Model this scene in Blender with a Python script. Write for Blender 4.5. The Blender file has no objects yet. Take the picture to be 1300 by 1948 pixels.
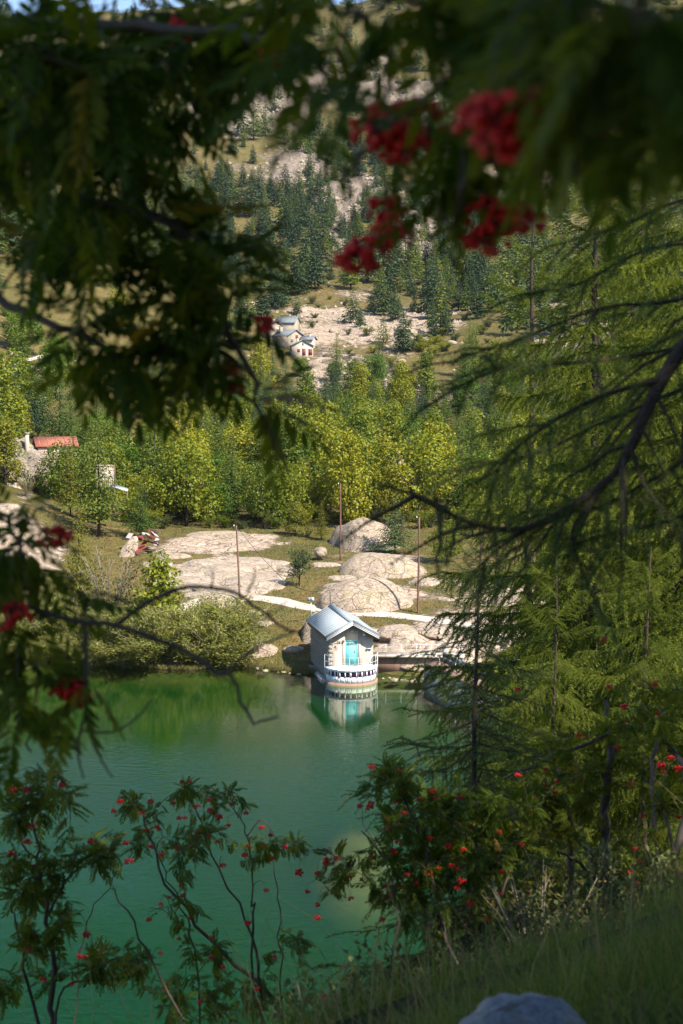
import bpy, math, random
import numpy as np
from mathutils import Vector, Matrix, Quaternion

random.seed(7)
RNG = np.random.default_rng(11)
PI = math.pi
SC = bpy.context.scene
COL = SC.collection

# ------------------------------------------------------------------ camera, sky, sun, exposure
CAM_Z = 23.2
F_PX = 1948 / 36.0 * 50.0
PITCH = math.radians(5.36)
cam_d = bpy.data.cameras.new('camera')
cam = bpy.data.objects.new('camera', cam_d)
COL.objects.link(cam)
cam.location = (0, 0, CAM_Z)
cam.rotation_euler = (PI / 2 - PITCH, 0, 0)
cam_d.sensor_fit = 'VERTICAL'
cam_d.sensor_height = 36.0
cam_d.sensor_width = 24.0
cam_d.lens = 50.0
cam_d.clip_start = 0.05
cam_d.clip_end = 6000
cam_d.dof.use_dof = True
cam_d.dof.focus_distance = 108.0
cam_d.dof.aperture_fstop = 4.6
SC.camera = cam

SUN_AZ = (0.74, -0.67)          # horizontal direction towards the sun
SUN_EL = math.radians(47)
world = bpy.data.worlds.new('World')
SC.world = world
world.use_nodes = True
wn = world.node_tree.nodes
wl = world.node_tree.links
bg = wn['Background']
sky = wn.new('ShaderNodeTexSky')
sky.sky_type = 'NISHITA'
sky.sun_disc = False
sky.sun_elevation = SUN_EL
sky.sun_rotation = math.atan2(SUN_AZ[0], SUN_AZ[1])
sky.altitude = 1500
sky.dust_density = 0.4
wl.new(sky.outputs[0], bg.inputs[0])
bg.inputs[1].default_value = 0.105
sun_d = bpy.data.lights.new('sun', 'SUN')
sun_d.energy = 4.6
sun_d.angle = math.radians(0.55)
sun_d.color = (1.0, 0.91, 0.76)
sun = bpy.data.objects.new('sun', sun_d)
COL.objects.link(sun)
_s = Vector((SUN_AZ[0] * math.cos(SUN_EL), SUN_AZ[1] * math.cos(SUN_EL), math.sin(SUN_EL)))
sun.rotation_euler = (-_s).to_track_quat('-Z', 'Y').to_euler()
sun.location = (40, -30, 80)
vs = SC.view_settings
vs.view_transform = 'Standard'
vs.look = 'None'
vs.gamma = 1.0
vs.use_curve_mapping = False
vs.exposure = 1.3
SC.render.engine = 'CYCLES'
SC.cycles.max_bounces = 6
SC.cycles.diffuse_bounces = 3
SC.cycles.glossy_bounces = 3
SC.cycles.transmission_bounces = 4
SC.cycles.transparent_max_bounces = 8
SC.cycles.caustics_reflective = False
SC.cycles.caustics_refractive = False
SC.cycles.sample_clamp_indirect = 4.0


# ------------------------------------------------------------------ geometry of the view
def ray(px, py):
    u = (px - 650) / F_PX
    v = (py - 974) / F_PX
    return np.array([u, math.cos(PITCH) - v * math.sin(PITCH), -math.sin(PITCH) - v * math.cos(PITCH)])


def at(px, py, Y):
    """world point seen at pixel (px, py) of the photograph at ground distance Y"""
    r = ray(px, py)
    return np.array([0, 0, CAM_Z]) + r * (Y / r[1])


def seen(X, Y, Z):
    """the (px, py, Y) triple of a world point, inverse of at()"""
    d = Y * math.cos(PITCH) - (Z - CAM_Z) * math.sin(PITCH)
    v = -Y * math.sin(PITCH) - (Z - CAM_Z) * math.cos(PITCH)
    return (650 + F_PX * X / d, 974 + F_PX * v / d, Y)


# ------------------------------------------------------------------ noise
def _hash(ix, iy, seed):
    n = (ix.astype(np.int64) * 374761393 + iy.astype(np.int64) * 668265263 + seed * 974711) & 0x7fffffff
    n = ((n ^ (n >> 13)) * 1274126177) & 0x7fffffff
    n = (n ^ (n >> 16)) & 0xffff
    return n / 65535.0


def vnoise(x, y, seed=0):
    x = np.asarray(x, float); y = np.asarray(y, float)
    ix = np.floor(x); iy = np.floor(y)
    fx = x - ix; fy = y - iy
    fx = fx * fx * (3 - 2 * fx); fy = fy * fy * (3 - 2 * fy)
    a = _hash(ix, iy, seed); b = _hash(ix + 1, iy, seed)
    c = _hash(ix, iy + 1, seed); d = _hash(ix + 1, iy + 1, seed)
    return (a + (b - a) * fx) * (1 - fy) + (c + (d - c) * fx) * fy


def fbm(x, y, octv=4, seed=0, gain=0.5):
    s = 0; a = 1.0; t = 0
    for i in range(octv):
        s = s + a * vnoise(np.asarray(x) * 2 ** i + 17.3 * i, np.asarray(y) * 2 ** i - 9.1 * i, seed + i)
        t += a; a *= gain
    return s / t * 2 - 1


def sstep(a, b, x):
    t = np.clip((np.asarray(x, float) - a) / (b - a), 0, 1)
    return t * t * (3 - 2 * t)


# ------------------------------------------------------------------ mesh builder and tagging
class MB:
    def __init__(self):
        self.v = []; self.q = []; self.t = []; self.qm = []; self.tm = []; self.n = 0

    def add(self, v, quads=None, tris=None, m=0):
        v = np.asarray(v, float).reshape(-1, 3)
        if quads is not None and len(quads):
            q = np.asarray(quads, np.int64).reshape(-1, 4) + self.n
            self.q.append(q); self.qm.append(np.full(len(q), m, np.int32))
        if tris is not None and len(tris):
            t = np.asarray(tris, np.int64).reshape(-1, 3) + self.n
            self.t.append(t); self.tm.append(np.full(len(t), m, np.int32))
        self.v.append(v); self.n += len(v)
        return self

    def box(self, c, s, M=None, m=0):
        c = np.asarray(c, float); s = np.asarray(s, float) / 2
        k = np.array([[-1, -1, -1], [1, -1, -1], [1, 1, -1], [-1, 1, -1], [-1, -1, 1], [1, -1, 1], [1, 1, 1], [-1, 1, 1]], float)
        p = k * s
        if M is not None:
            p = p @ np.asarray(M).T
        return self.add(p + c, [[0, 3, 2, 1], [4, 5, 6, 7], [0, 1, 5, 4], [1, 2, 6, 5], [2, 3, 7, 6], [3, 0, 4, 7]], m=m)

    def tube(self, pts, rad, n=6, m=0, cap=True):
        pts = np.asarray(pts, float); k = len(pts)
        rad = np.broadcast_to(np.asarray(rad, float), (k,))
        d = np.gradient(pts, axis=0)
        d /= np.linalg.norm(d, axis=1)[:, None] + 1e-12
        ref = np.array([0, 0, 1.0]) if abs(d[0][2]) < 0.9 else np.array([1.0, 0, 0])
        a = np.cross(d, ref)
        a /= np.linalg.norm(a, axis=1)[:, None] + 1e-9
        b = np.cross(d, a)
        th = np.arange(n) * 2 * PI / n
        v = pts[:, None, :] + rad[:, None, None] * (np.cos(th)[None, :, None] * a[:, None, :] + np.sin(th)[None, :, None] * b[:, None, :])
        i = np.arange(k - 1)[:, None]; j = np.arange(n)[None, :]; j2 = (j + 1) % n
        q = np.stack([i * n + j, (i + 1) * n + j, (i + 1) * n + j2, i * n + j2], -1).reshape(-1, 4)
        vv = v.reshape(-1, 3); tr = []
        if cap:
            vv = np.vstack([vv, pts[0], pts[-1]])
            c0 = k * n
            for jj in range(n):
                tr.append([c0, jj, (jj + 1) % n]); tr.append([c0 + 1, (k - 1) * n + (jj + 1) % n, (k - 1) * n + jj])
        return self.add(vv, q, tr, m)

    def prism(self, poly, y0, y1, m=0):
        """polygon in x,z (counter-clockwise seen from -y), extruded along y"""
        p = np.asarray(poly, float); n = len(p)
        v = np.vstack([np.c_[p[:, 0], np.full(n, y0), p[:, 1]], np.c_[p[:, 0], np.full(n, y1), p[:, 1]]])
        q = [[i, i + n, (i + 1) % n + n, (i + 1) % n] for i in range(n)]
        t = [[0, i, i + 1] for i in range(1, n - 1)] + [[n, n + i + 1, n + i] for i in range(1, n - 1)]
        return self.add(v, q, t, m)

    def mesh(self, name, mats, smooth=False):
        me = bpy.data.meshes.new(name)
        v = np.vstack(self.v)
        q = np.vstack(self.q) if self.q else np.zeros((0, 4), np.int64)
        t = np.vstack(self.t) if self.t else np.zeros((0, 3), np.int64)
        me.vertices.add(len(v)); me.vertices.foreach_set('co', v.astype(np.float32).ravel())
        loops = np.concatenate([q.ravel(), t.ravel()]).astype(np.int32)
        me.loops.add(len(loops)); me.loops.foreach_set('vertex_index', loops)
        start = np.concatenate([np.arange(len(q)) * 4, len(q) * 4 + np.arange(len(t)) * 3]).astype(np.int32)
        me.polygons.add(len(q) + len(t))
        me.polygons.foreach_set('loop_start', start)
        mi = np.concatenate(self.qm + self.tm) if (self.qm or self.tm) else np.zeros(0, np.int32)
        if mi.max(initial=0) > 0:
            me.polygons.foreach_set('material_index', mi.astype(np.int32))
        if smooth:
            me.polygons.foreach_set('use_smooth', np.ones(len(q) + len(t), bool))
        if not isinstance(mats, (list, tuple)):
            mats = [mats]
        for mm in mats:
            me.materials.append(mm)
        me.update(calc_edges=True)
        return me

    def build(self, name, mats, parent=None, smooth=False):
        return place(name, self.mesh(name, mats, smooth), parent)


def place(name, me, parent=None, loc=(0, 0, 0), rz=0.0, scale=1.0, M=None):
    o = bpy.data.objects.new(name, me)
    COL.objects.link(o)
    if M is not None:
        o.matrix_basis = M
    else:
        o.location = loc
        o.rotation_euler = (0, 0, rz)
        o.scale = scale if isinstance(scale, (tuple, list)) else (scale,) * 3
    if parent is not None:
        o.parent = parent
    return o


def tag(o, label=None, cat=None, group=None, kind=None):
    if label: o['label'] = label
    if cat: o['category'] = cat
    if group: o['group'] = group
    if kind: o['kind'] = kind
    return o


def thing(name, label, cat, loc=(0, 0, 0), rz=0.0, group=None):
    o = bpy.data.objects.new(name, None)
    COL.objects.link(o)
    o.empty_display_size = 0.2
    o.location = loc
    o.rotation_euler = (0, 0, rz)
    return tag(o, label, cat, group)


def lerp_curve(pts, n):
    """smooth resample of a polyline (Catmull-Rom)"""
    p = np.asarray(pts, float)
    if len(p) == 2:
        t = np.linspace(0, 1, n)[:, None]
        return p[0] * (1 - t) + p[1] * t
    P = np.vstack([2 * p[0] - p[1], p, 2 * p[-1] - p[-2]])
    out = []
    for s in np.linspace(0, len(p) - 1 - 1e-6, n):
        i = int(s); t = s - i
        a, b, c, d = P[i], P[i + 1], P[i + 2], P[i + 3]
        out.append(0.5 * ((2 * b) + (-a + c) * t + (2 * a - 5 * b + 4 * c - d) * t * t + (-a + 3 * b - 3 * c + d) * t ** 3))
    return np.array(out)


# ------------------------------------------------------------------ materials
def newmat(name):
    m = bpy.data.materials.new(name)
    m.use_nodes = True
    nt = m.node_tree
    for n in list(nt.nodes):
        nt.nodes.remove(n)
    out = nt.nodes.new('ShaderNodeOutputMaterial')
    return m, nt, out


class N:
    """small node helper"""
    def __init__(self, nt): self.nt = nt
    def __call__(self, t, **kw):
        n = self.nt.nodes.new('ShaderNode' + t)
        for k, v in kw.items(): setattr(n, k, v)
        return n
    def link(self, a, b): self.nt.links.new(a, b)
    def noise(self, vec, scale, detail=4, rough=0.55, dist=0.0):
        n = self('TexNoise'); n.inputs['Scale'].default_value = scale
        n.inputs['Detail'].default_value = detail; n.inputs['Roughness'].default_value = rough
        n.inputs['Distortion'].default_value = dist
        if vec is not None: self.link(vec, n.inputs['Vector'])
        return n.outputs['Fac']
    def ramp(self, fac, stops):
        n = self('ValToRGB'); cr = n.color_ramp
        while len(cr.elements) < len(stops): cr.elements.new(0.5)
        for e, (p, c) in zip(cr.elements, stops):
            e.position = p; e.color = (c, c, c, 1) if isinstance(c, (int, float)) else (*c, 1)
        self.link(fac, n.inputs['Fac'])
        return n.outputs['Color']
    def mix(self, fac, a, b, mode='MIX'):
        n = self('MixRGB', blend_type=mode)
        for i, x in ((0, fac), (1, a), (2, b)):
            if hasattr(x, 'is_output'): self.link(x, n.inputs[i])
            elif isinstance(x, (int, float)): n.inputs[i].default_value = x if i == 0 else (x, x, x, 1)
            else: n.inputs[i].default_value = (*x, 1)
        return n.outputs[0]
    def math(self, op, a, b=0.0, clamp=False):
        n = self('Math', operation=op); n.use_clamp = clamp
        for i, x in ((0, a), (1, b)):
            if hasattr(x, 'is_output'): self.link(x, n.inputs[i])
            else: n.inputs[i].default_value = x
        return n.outputs[0]
    def bump(self, h, strength=0.5, dist=0.05, normal=None):
        n = self('Bump'); n.inputs['Strength'].default_value = strength
        n.inputs['Distance'].default_value = dist
        self.link(h, n.inputs['Height'])
        if normal is not None: self.link(normal, n.inputs['Normal'])
        return n.outputs[0]


def principled(n, col, rough=0.8, spec=0.3, normal=None, metal=0.0):
    b = n('BsdfPrincipled')
    if hasattr(col, 'is_output'): n.link(col, b.inputs['Base Color'])
    else: b.inputs['Base Color'].default_value = (*col, 1)
    if hasattr(rough, 'is_output'): n.link(rough, b.inputs['Roughness'])
    else: b.inputs['Roughness'].default_value = rough
    b.inputs['Specular IOR Level'].default_value = spec
    b.inputs['Metallic'].default_value = metal
    if normal is not None: n.link(normal, b.inputs['Normal'])
    return b


def mat_solid(name, col, rough=0.7, spec=0.3, var=0.25, scale=6.0, metal=0.0, bump=0.2, bd=0.01, streak=False):
    m, nt, out = newmat(name); n = N(nt)
    tc = n('TexCoord').outputs['Object']
    vec = tc
    if streak:
        mp = n('Mapping'); mp.inputs['Scale'].default_value = (1, 1, 0.12); n.link(tc, mp.inputs[0]); vec = mp.outputs[0]
    f = n.noise(vec, scale, 5)
    c = n.mix(f, tuple(x * (1 - var) for x in col), tuple(min(1, x * (1 + var)) for x in col))
    nm = n.bump(n.noise(tc, scale * 6, 4), bump, bd)
    n.link(principled(n, c, rough, spec, nm, metal).outputs[0], out.inputs[0])
    return m


def mat_leaf(name, cols, transl=0.3, rough=0.55, spec=0.25, island=0.5, tcol=None):
    """cols: dark to light base colours; varied per object and per leaf island"""
    m, nt, out = newmat(name); n = N(nt)
    oi = n('ObjectInfo').outputs['Random']
    ge = n('NewGeometry').outputs['Random Per Island']
    f = n.math('ADD', n.math('MULTIPLY', oi, 1 - island), n.math('MULTIPLY', ge, island))
    k = len(cols)
    c = n.ramp(f, [(0.15 + 0.7 * i / max(1, k - 1), cc) for i, cc in enumerate(cols)])
    b = principled(n, c, rough, spec)
    tr = n('BsdfTranslucent')
    if tcol is None:
        tc = n.mix(1.0, c, (1.35, 1.3, 0.6), 'MULTIPLY')
    else:
        tc = n.mix(0.6, c, tcol)
    n.link(tc, tr.inputs[0])
    ms = n('MixShader'); ms.inputs[0].default_value = transl
    n.link(b.outputs[0], ms.inputs[1]); n.link(tr.outputs[0], ms.inputs[2])
    n.link(ms.outputs[0], out.inputs[0])
    return m


def rock_nodes(n, vec, tint=(0.40, 0.315, 0.245), sc=1.0, crackw=0.022):
    big = n.noise(vec, 0.25 * sc, 5, 0.6)
    fine = n.noise(vec, 3.0 * sc, 6, 0.65)
    c = n.mix(big, tuple(x * 0.82 for x in tint), tuple(min(1, x * 1.16) for x in tint))
    lich = n.ramp(n.noise(vec, 0.9 * sc, 6, 0.7), [(0.50, 0.0), (0.62, 1.0)])
    c = n.mix(n.math('MULTIPLY', lich, 0.7), c, (0.29, 0.25, 0.14))
    mott = n.ramp(n.noise(vec, 6.0 * sc, 6, 0.75), [(0.36, 0.55), (0.55, 1.0)])
    c = n.mix(0.8, c, mott, 'MULTIPLY')
    grey = n.ramp(n.noise(vec, 1.7 * sc, 6, 0.7), [(0.56, 0.0), (0.70, 1.0)])
    c = n.mix(n.math('MULTIPLY', grey, 0.55), c, (0.20, 0.18, 0.165))
    c = n.mix(1.0, c, n.ramp(fine, [(0.3, 0.72), (0.7, 1.12)]), 'MULTIPLY')
    st = n('Mapping'); st.inputs['Scale'].default_value = (1.6, 1.6, 0.22); n.link(vec, st.inputs[0])
    streak = n.ramp(n.noise(st.outputs[0], 1.1 * sc, 5, 0.65), [(0.55, 0.0), (0.68, 0.55)])
    c = n.mix(streak, c, (0.13, 0.115, 0.10))
    # cracks: warped voronoi edges at two sizes
    wv = n('VectorMath', operation='ADD')
    nz = n('TexNoise'); nz.inputs['Scale'].default_value = 0.7 * sc; n.link(vec, nz.inputs['Vector'])
    sc2 = n('VectorMath', operation='SCALE'); n.link(nz.outputs['Color'], sc2.inputs[0]); sc2.inputs['Scale'].default_value = 1.2 / sc
    n.link(vec, wv.inputs[0]); n.link(sc2.outputs[0], wv.inputs[1])
    mp = n('Mapping'); mp.inputs['Scale'].default_value = (0.75, 1.0, 1.5); n.link(wv.outputs[0], mp.inputs[0])
    v1 = n('TexVoronoi', feature='DISTANCE_TO_EDGE'); v1.inputs['Scale'].default_value = 0.55 * sc; n.link(mp.outputs[0], v1.inputs['Vector'])
    v2 = n('TexVoronoi', feature='DISTANCE_TO_EDGE'); v2.inputs['Scale'].default_value = 1.7 * sc; n.link(mp.outputs[0], v2.inputs['Vector'])
    k1 = n.ramp(v1.outputs['Distance'], [(0.0, 0.0), (crackw, 1.0)])
    k2 = n.ramp(v2.outputs['Distance'], [(0.0, 0.0), (crackw, 1.0)])
    gate = n.ramp(n.noise(vec, 0.5 * sc, 3), [(0.42, 1.0), (0.55, 0.0)])
    k2 = n.mix(1.0, k2, gate, 'LIGHTEN')
    kk = n.mix(1.0, k1, k2, 'MULTIPLY')
    kk = n.mix(1.0, kk, n.ramp(n.noise(vec, 1.1 * sc, 5, 0.7), [(0.40, 0.0), (0.60, 0.75)]), 'LIGHTEN')
    c = n.mix(kk, (0.13, 0.095, 0.07), c)
    h = n.math('ADD', n.math('MULTIPLY', kk, 0.5), n.math('ADD', n.math('MULTIPLY', fine, 0.25), n.math('MULTIPLY', big, 0.4)))
    return c, h


def mat_rock(name, tint=(0.40, 0.315, 0.245), sc=1.0, crackw=0.03, bd=0.25, grassy=0.0):
    m, nt, out = newmat(name); n = N(nt)
    vec = n('NewGeometry').outputs['Position']
    c, h = rock_nodes(n, vec, tint, sc, crackw)
    if grassy:
        g = n.ramp(n.noise(vec, 0.35 * sc, 6, 0.65), [(0.60 - grassy, 0.0), (0.66 - grassy, 1.0)])
        gc = n.mix(n.noise(vec, 4.0), (0.12, 0.11, 0.03), (0.22, 0.16, 0.07))
        c = n.mix(g, c, gc)
    n.link(principled(n, c, 0.85, 0.25, n.bump(h, 0.7, bd)).outputs[0], out.inputs[0])
    return m


M = {}
M['rock'] = mat_rock('granite')
M['rock_dark'] = mat_rock('weathered_granite', (0.31, 0.265, 0.225), 1.4, 0.04)
M['rock_pale'] = mat_rock('pale_granite', (0.43, 0.345, 0.28), 1.2, 0.03)
M['rock_far'] = mat_rock('cliff_rock', (0.37, 0.315, 0.27), 0.45, 0.05, 0.6)
M['boulder'] = mat_rock('grey_boulder', (0.15, 0.17, 0.20), 7.0, 0.008, 0.02)
M['bark'] = mat_solid('bark', (0.065, 0.05, 0.04), 0.9, 0.1, 0.5, 9, bump=0.9, bd=0.03)
M['bark_rowan'] = mat_solid('rowan_bark', (0.062, 0.048, 0.036), 0.7, 0.3, 0.4, 14, bump=0.5, bd=0.005)
M['bark_grey'] = mat_solid('grey_bark', (0.22, 0.19, 0.16), 0.8, 0.2, 0.4, 14, bump=0.5, bd=0.01)
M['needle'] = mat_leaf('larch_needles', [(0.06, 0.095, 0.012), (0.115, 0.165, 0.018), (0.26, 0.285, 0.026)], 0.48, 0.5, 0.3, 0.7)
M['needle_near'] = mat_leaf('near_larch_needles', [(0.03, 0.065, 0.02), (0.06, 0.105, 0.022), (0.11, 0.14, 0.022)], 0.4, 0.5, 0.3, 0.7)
M['spruce'] = mat_leaf('spruce_needles', [(0.018, 0.040, 0.020), (0.036, 0.066, 0.028), (0.072, 0.105, 0.036)], 0.15, 0.6, 0.2, 0.45)
M['mlarch'] = mat_leaf('mountain_larch_needles', [(0.045, 0.085, 0.020), (0.085, 0.13, 0.024), (0.15, 0.17, 0.026)], 0.3, 0.6, 0.2, 0.45)
M['mlarch_y'] = mat_leaf('yellowing_larch_needles', [(0.09, 0.105, 0.014), (0.15, 0.15, 0.014), (0.21, 0.17, 0.014)], 0.3, 0.6, 0.2, 0.5)
M['broad'] = mat_leaf('broad_leaves', [(0.065, 0.105, 0.010), (0.15, 0.185, 0.012), (0.27, 0.25, 0.014)], 0.35, 0.5, 0.3, 0.45)
M['broad_g'] = mat_leaf('dense_green_leaves', [(0.036, 0.092, 0.010), (0.08, 0.15, 0.012), (0.15, 0.20, 0.014)], 0.3, 0.5, 0.3, 0.7)
M['broad_y'] = mat_leaf('yellow_green_leaves', [(0.09, 0.12, 0.014), (0.15, 0.165, 0.014), (0.22, 0.19, 0.016)], 0.3, 0.5, 0.3, 0.6)
M['bush_dk'] = mat_leaf('dark_bush_leaves', [(0.04, 0.062, 0.022), (0.065, 0.088, 0.03), (0.10, 0.11, 0.035)], 0.2, 0.6, 0.2, 0.6)
M['bush_br'] = mat_leaf('brownish_bush_leaves', [(0.07, 0.07, 0.022), (0.11, 0.095, 0.03), (0.16, 0.12, 0.045)], 0.2, 0.6, 0.2, 0.6)
M['willow'] = mat_leaf('willow_leaves', [(0.13, 0.155, 0.03), (0.19, 0.21, 0.045), (0.27, 0.26, 0.07)], 0.38, 0.5, 0.3, 0.7)
M['rowan_leaf'] = mat_leaf('rowan_leaves', [(0.032, 0.062, 0.007), (0.066, 0.098, 0.008), (0.125, 0.14, 0.010)], 0.5, 0.55, 0.12, 0.35)
M['rowan_leaf_y'] = mat_leaf('turning_rowan_leaves', [(0.14, 0.12, 0.015), (0.20, 0.15, 0.015), (0.24, 0.13, 0.015)], 0.45, 0.5, 0.3, 0.3)
M['berry'] = mat_solid('rowan_berries', (0.50, 0.012, 0.008), 0.35, 0.25, 0.2, 30, bump=0.0)
M['grass'] = mat_leaf('grass_blades', [(0.055, 0.11, 0.016), (0.10, 0.17, 0.022), (0.20, 0.20, 0.05)], 0.35, 0.6, 0.2, 0.9)
M['straw'] = mat_leaf('dry_stalks', [(0.22, 0.17, 0.08), (0.30, 0.23, 0.11)], 0.2, 0.7, 0.2, 0.6)
M['reed'] = mat_leaf('shore_grass', [(0.09, 0.105, 0.025), (0.15, 0.14, 0.04), (0.22, 0.17, 0.07)], 0.2, 0.7, 0.2, 0.7)

# ------------------------------------------------------------------ terrain function
_Hs = [(-250, 1320), (0, 1292), (100, 1264), (200, 1262), (300, 1274), (370, 1276), (440, 1262), (500, 1274), (560, 1281),
       (600, 1283), (720, 1288), (800, 1297), (870, 1290), (960, 1300), (1300, 1310), (1600, 1330)]
_spx = np.array([a for a, b in _Hs], float)
_sY = []
for a, b in _Hs:
    r = ray(a, b); _sY.append(CAM_Z / -r[2] * r[1])
_sY = np.array(_sY)
_PR = [(1300, 60, -8), (1285, 100, -3.0)]
_prof = [(1275, 114), (1258, 115.5), (1240, 118), (1210, 121), (1180, 123.5), (1147, 130), (1100, 141), (1060, 152), (1020, 165), (990, 178),
         (950, 200), (905, 232), (850, 262), (800, 290), (700, 350), (650, 390), (600, 440), (500, 550), (400, 670), (300, 800), (200, 930), (100, 1080), (22, 1230)]
_pY = [60, 104, 111.5]; _pZ = [-12.0, -6.5, -2.6]
for py, Y in _prof:
    _pY.append(Y); _pZ.append(at(650, py, Y)[2])
_pY += [1330, 1600]; _pZ += [_pZ[-1] + 6, _pZ[-1] - 80]
_pY = np.array(_pY, float); _pZ = np.array(_pZ, float)
# rock on the far slopes: (px, py, radius px, radius py, weight)
ROCKS = [(470, 200, 130, 60, 1.0), (560, 150, 150, 45, 0.85), (600, 330, 80, 55, .9), (640, 400, 60, 80, .9), (560, 300, 80, 40, .75), (670, 180, 120, 45, .55),
         (800, 200, 160, 60, .8), (790, 440, 45, 70, .8), (860, 260, 80, 60, .6), (720, 130, 160, 35, .5), (690, 360, 60, 60, .6), (900, 400, 120, 90, .5),
         (640, 690, 70, 40, .95), (760, 735, 60, 22, .9), (690, 640, 120, 40, .68), (770, 650, 90, 50, .66), (720, 700, 80, 30, .62), (560, 640, 70, 30, .66), (620, 720, 60, 30, .6), (600, 645, 90, 40, .72), (640, 595, 160, 35, .62), (800, 600, 120, 50, .6), (720, 565, 150, 35, .55), (880, 740, 80, 30, .6),
         (440, 1095, 120, 42, 1.0), (420, 1035, 140, 25, 0.9), (700, 1140, 120, 40, .9), (720, 1075, 110, 40, .6), (860, 1210, 150, 70, .95), (760, 1230, 70, 50, .9),
         (950, 1150, 160, 60, .7), (40, 1030, 110, 80, .8), (30, 880, 90, 40, .8), (690, 1020, 80, 35, .8), (620, 1190, 60, 28, .6), (470, 1215, 45, 18, .4), (480, 1170, 50, 18, .5),
         (700, 500, 70, 60, .35), (200, 250, 300, 100, .5), (1050, 250, 300, 120, .6), (1100, 600, 200, 150, .4), (560, 560, 100, 40, .35), (300, 700, 60, 30, .35)]


def _pxpy(x, y, z):
    d = y * math.cos(PITCH) - (z - CAM_Z) * math.sin(PITCH)
    v = (-(y * math.sin(PITCH)) - (z - CAM_Z) * math.cos(PITCH)) / d
    return 650 + F_PX * x / d, 974 + F_PX * v


def _base(x, y):
    px = 650 + F_PX * x / y
    sh = np.interp(px, _spx, _sY) - 114.0
    fade = 1 - sstep(125, 170, y)
    z = np.interp(y - sh * fade, _pY, _pZ)
    left = -x - 27.0
    sp = np.where(left > 12, left, np.log1p(np.exp(np.clip(left, -30, 12) / 3.0)) * 3.0)
    z = z + 0.34 * np.minimum(sp, 70) * sstep(116, 140, y) * (1 - sstep(420, 650, y))
    z = z + sstep(900, 1200, y) * (fbm(x * 0.011, y * 0 + 3, 3, 71) * 16 + 9 + 0.01 * (x - 20))
    rt = np.maximum(0, x - 30) * 0.12 * sstep(130, 170, y) * (1 - sstep(500, 800, y))
    return z + rt


def rockness(x, y, z=None):
    if z is None: z = _base(x, y)
    px, py = _pxpy(x, y, z)
    r = np.zeros_like(px)
    for a, b, rx, ry, w in ROCKS:
        r = np.maximum(r, w * np.exp(-(((px - a) / rx) ** 2 + ((py - b) / ry) ** 2) * 0.9))
    nz = fbm(x * 0.035, y * 0.035, 5, 31) * 0.42
    nz2 = fbm(x * 0.16, y * 0.16, 4, 77) * 0.42
    w = sstep(180, 420, y)
    return np.clip(r * (1 - 0.12 * w) + 0.10 * w + (nz * w + nz2 * (1 - w)), 0, 1)


def height(x, y):
    x = np.asarray(x, float); y = np.asarray(y, float)
    z = _base(x, y)
    w = sstep(117, 135, y)
    far = sstep(180, 500, y)
    calm = 1 - np.exp(-((x + 12) / 30) ** 2 - ((y - 388) / 42) ** 2) - np.exp(-((x + 40) / 16) ** 2 - ((y - 186) / 18) ** 2)
    z = z + w * (fbm(x * 0.11, y * 0.11, 3, 3) * 0.32) + calm * far * (fbm(x * 0.012, y * 0.010, 5, 5) * 7.5)
    z = z + calm * sstep(170, 260, y) * fbm(x * 0.05, y * 0.05, 4, 8) * 1.2
    rk = rockness(x, y, _base(x, y))
    rg = 1 - np.abs(fbm(x * 0.09 + y * 0.03, y * 0.09, 5, 15))
    z = z + calm * far * sstep(0.40, 0.8, rk) * (rg - 0.6) * (5.0 + 4.0 * sstep(450, 800, y))
    z = z + calm * far * sstep(0.4, 0.8, rk) * fbm(x * 0.28, y * 0.2, 4, 93) * 1.6
    near = (1 - far) * w * sstep(0.4, 0.7, rk)
    z = z + near * (0.28 * np.abs(fbm(x * 0.5, y * 0.9, 3, 21)) + 0.22 * np.floor(3 * vnoise(x * 0.22, y * 0.55, 9)) / 3)
    return z


def hz(x, y):
    return float(height(np.array([x]), np.array([y]))[0])


_RY = np.concatenate([np.linspace(100, 260, 700), np.linspace(260, 1400, 1800)])


def ground_hit(px, py):
    r = ray(px, py)
    P = _RY[:, None] * (r / r[1])[None, :]
    z = P[:, 2] + CAM_Z
    h = height(P[:, 0], P[:, 1])
    k = np.nonzero(z <= h)[0]
    i = k[0] if len(k) else len(_RY) - 1
    return np.array([P[i, 0], P[i, 1], h[i]])


# terrain mesh
rowsY = np.concatenate([np.linspace(88, 112, 14), np.linspace(112.5, 175, 210), np.linspace(175.6, 420, 260), np.geomspace(421, 1600, 480)])
us = np.concatenate([np.linspace(-0.36, -0.15, 90), np.linspace(-0.149, 0.12, 420), np.linspace(0.121, 0.36, 100)])
UY, YY = np.meshgrid(us, rowsY)
XX = UY * YY
ZZ = height(XX, YY)
RK = rockness(XX, YY)
nr, nc = XX.shape
idx = np.arange(nr * nc).reshape(nr, nc)
qd = np.stack([idx[:-1, :-1], idx[:-1, 1:], idx[1:, 1:], idx[1:, :-1]], -1).reshape(-1, 4)


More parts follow.
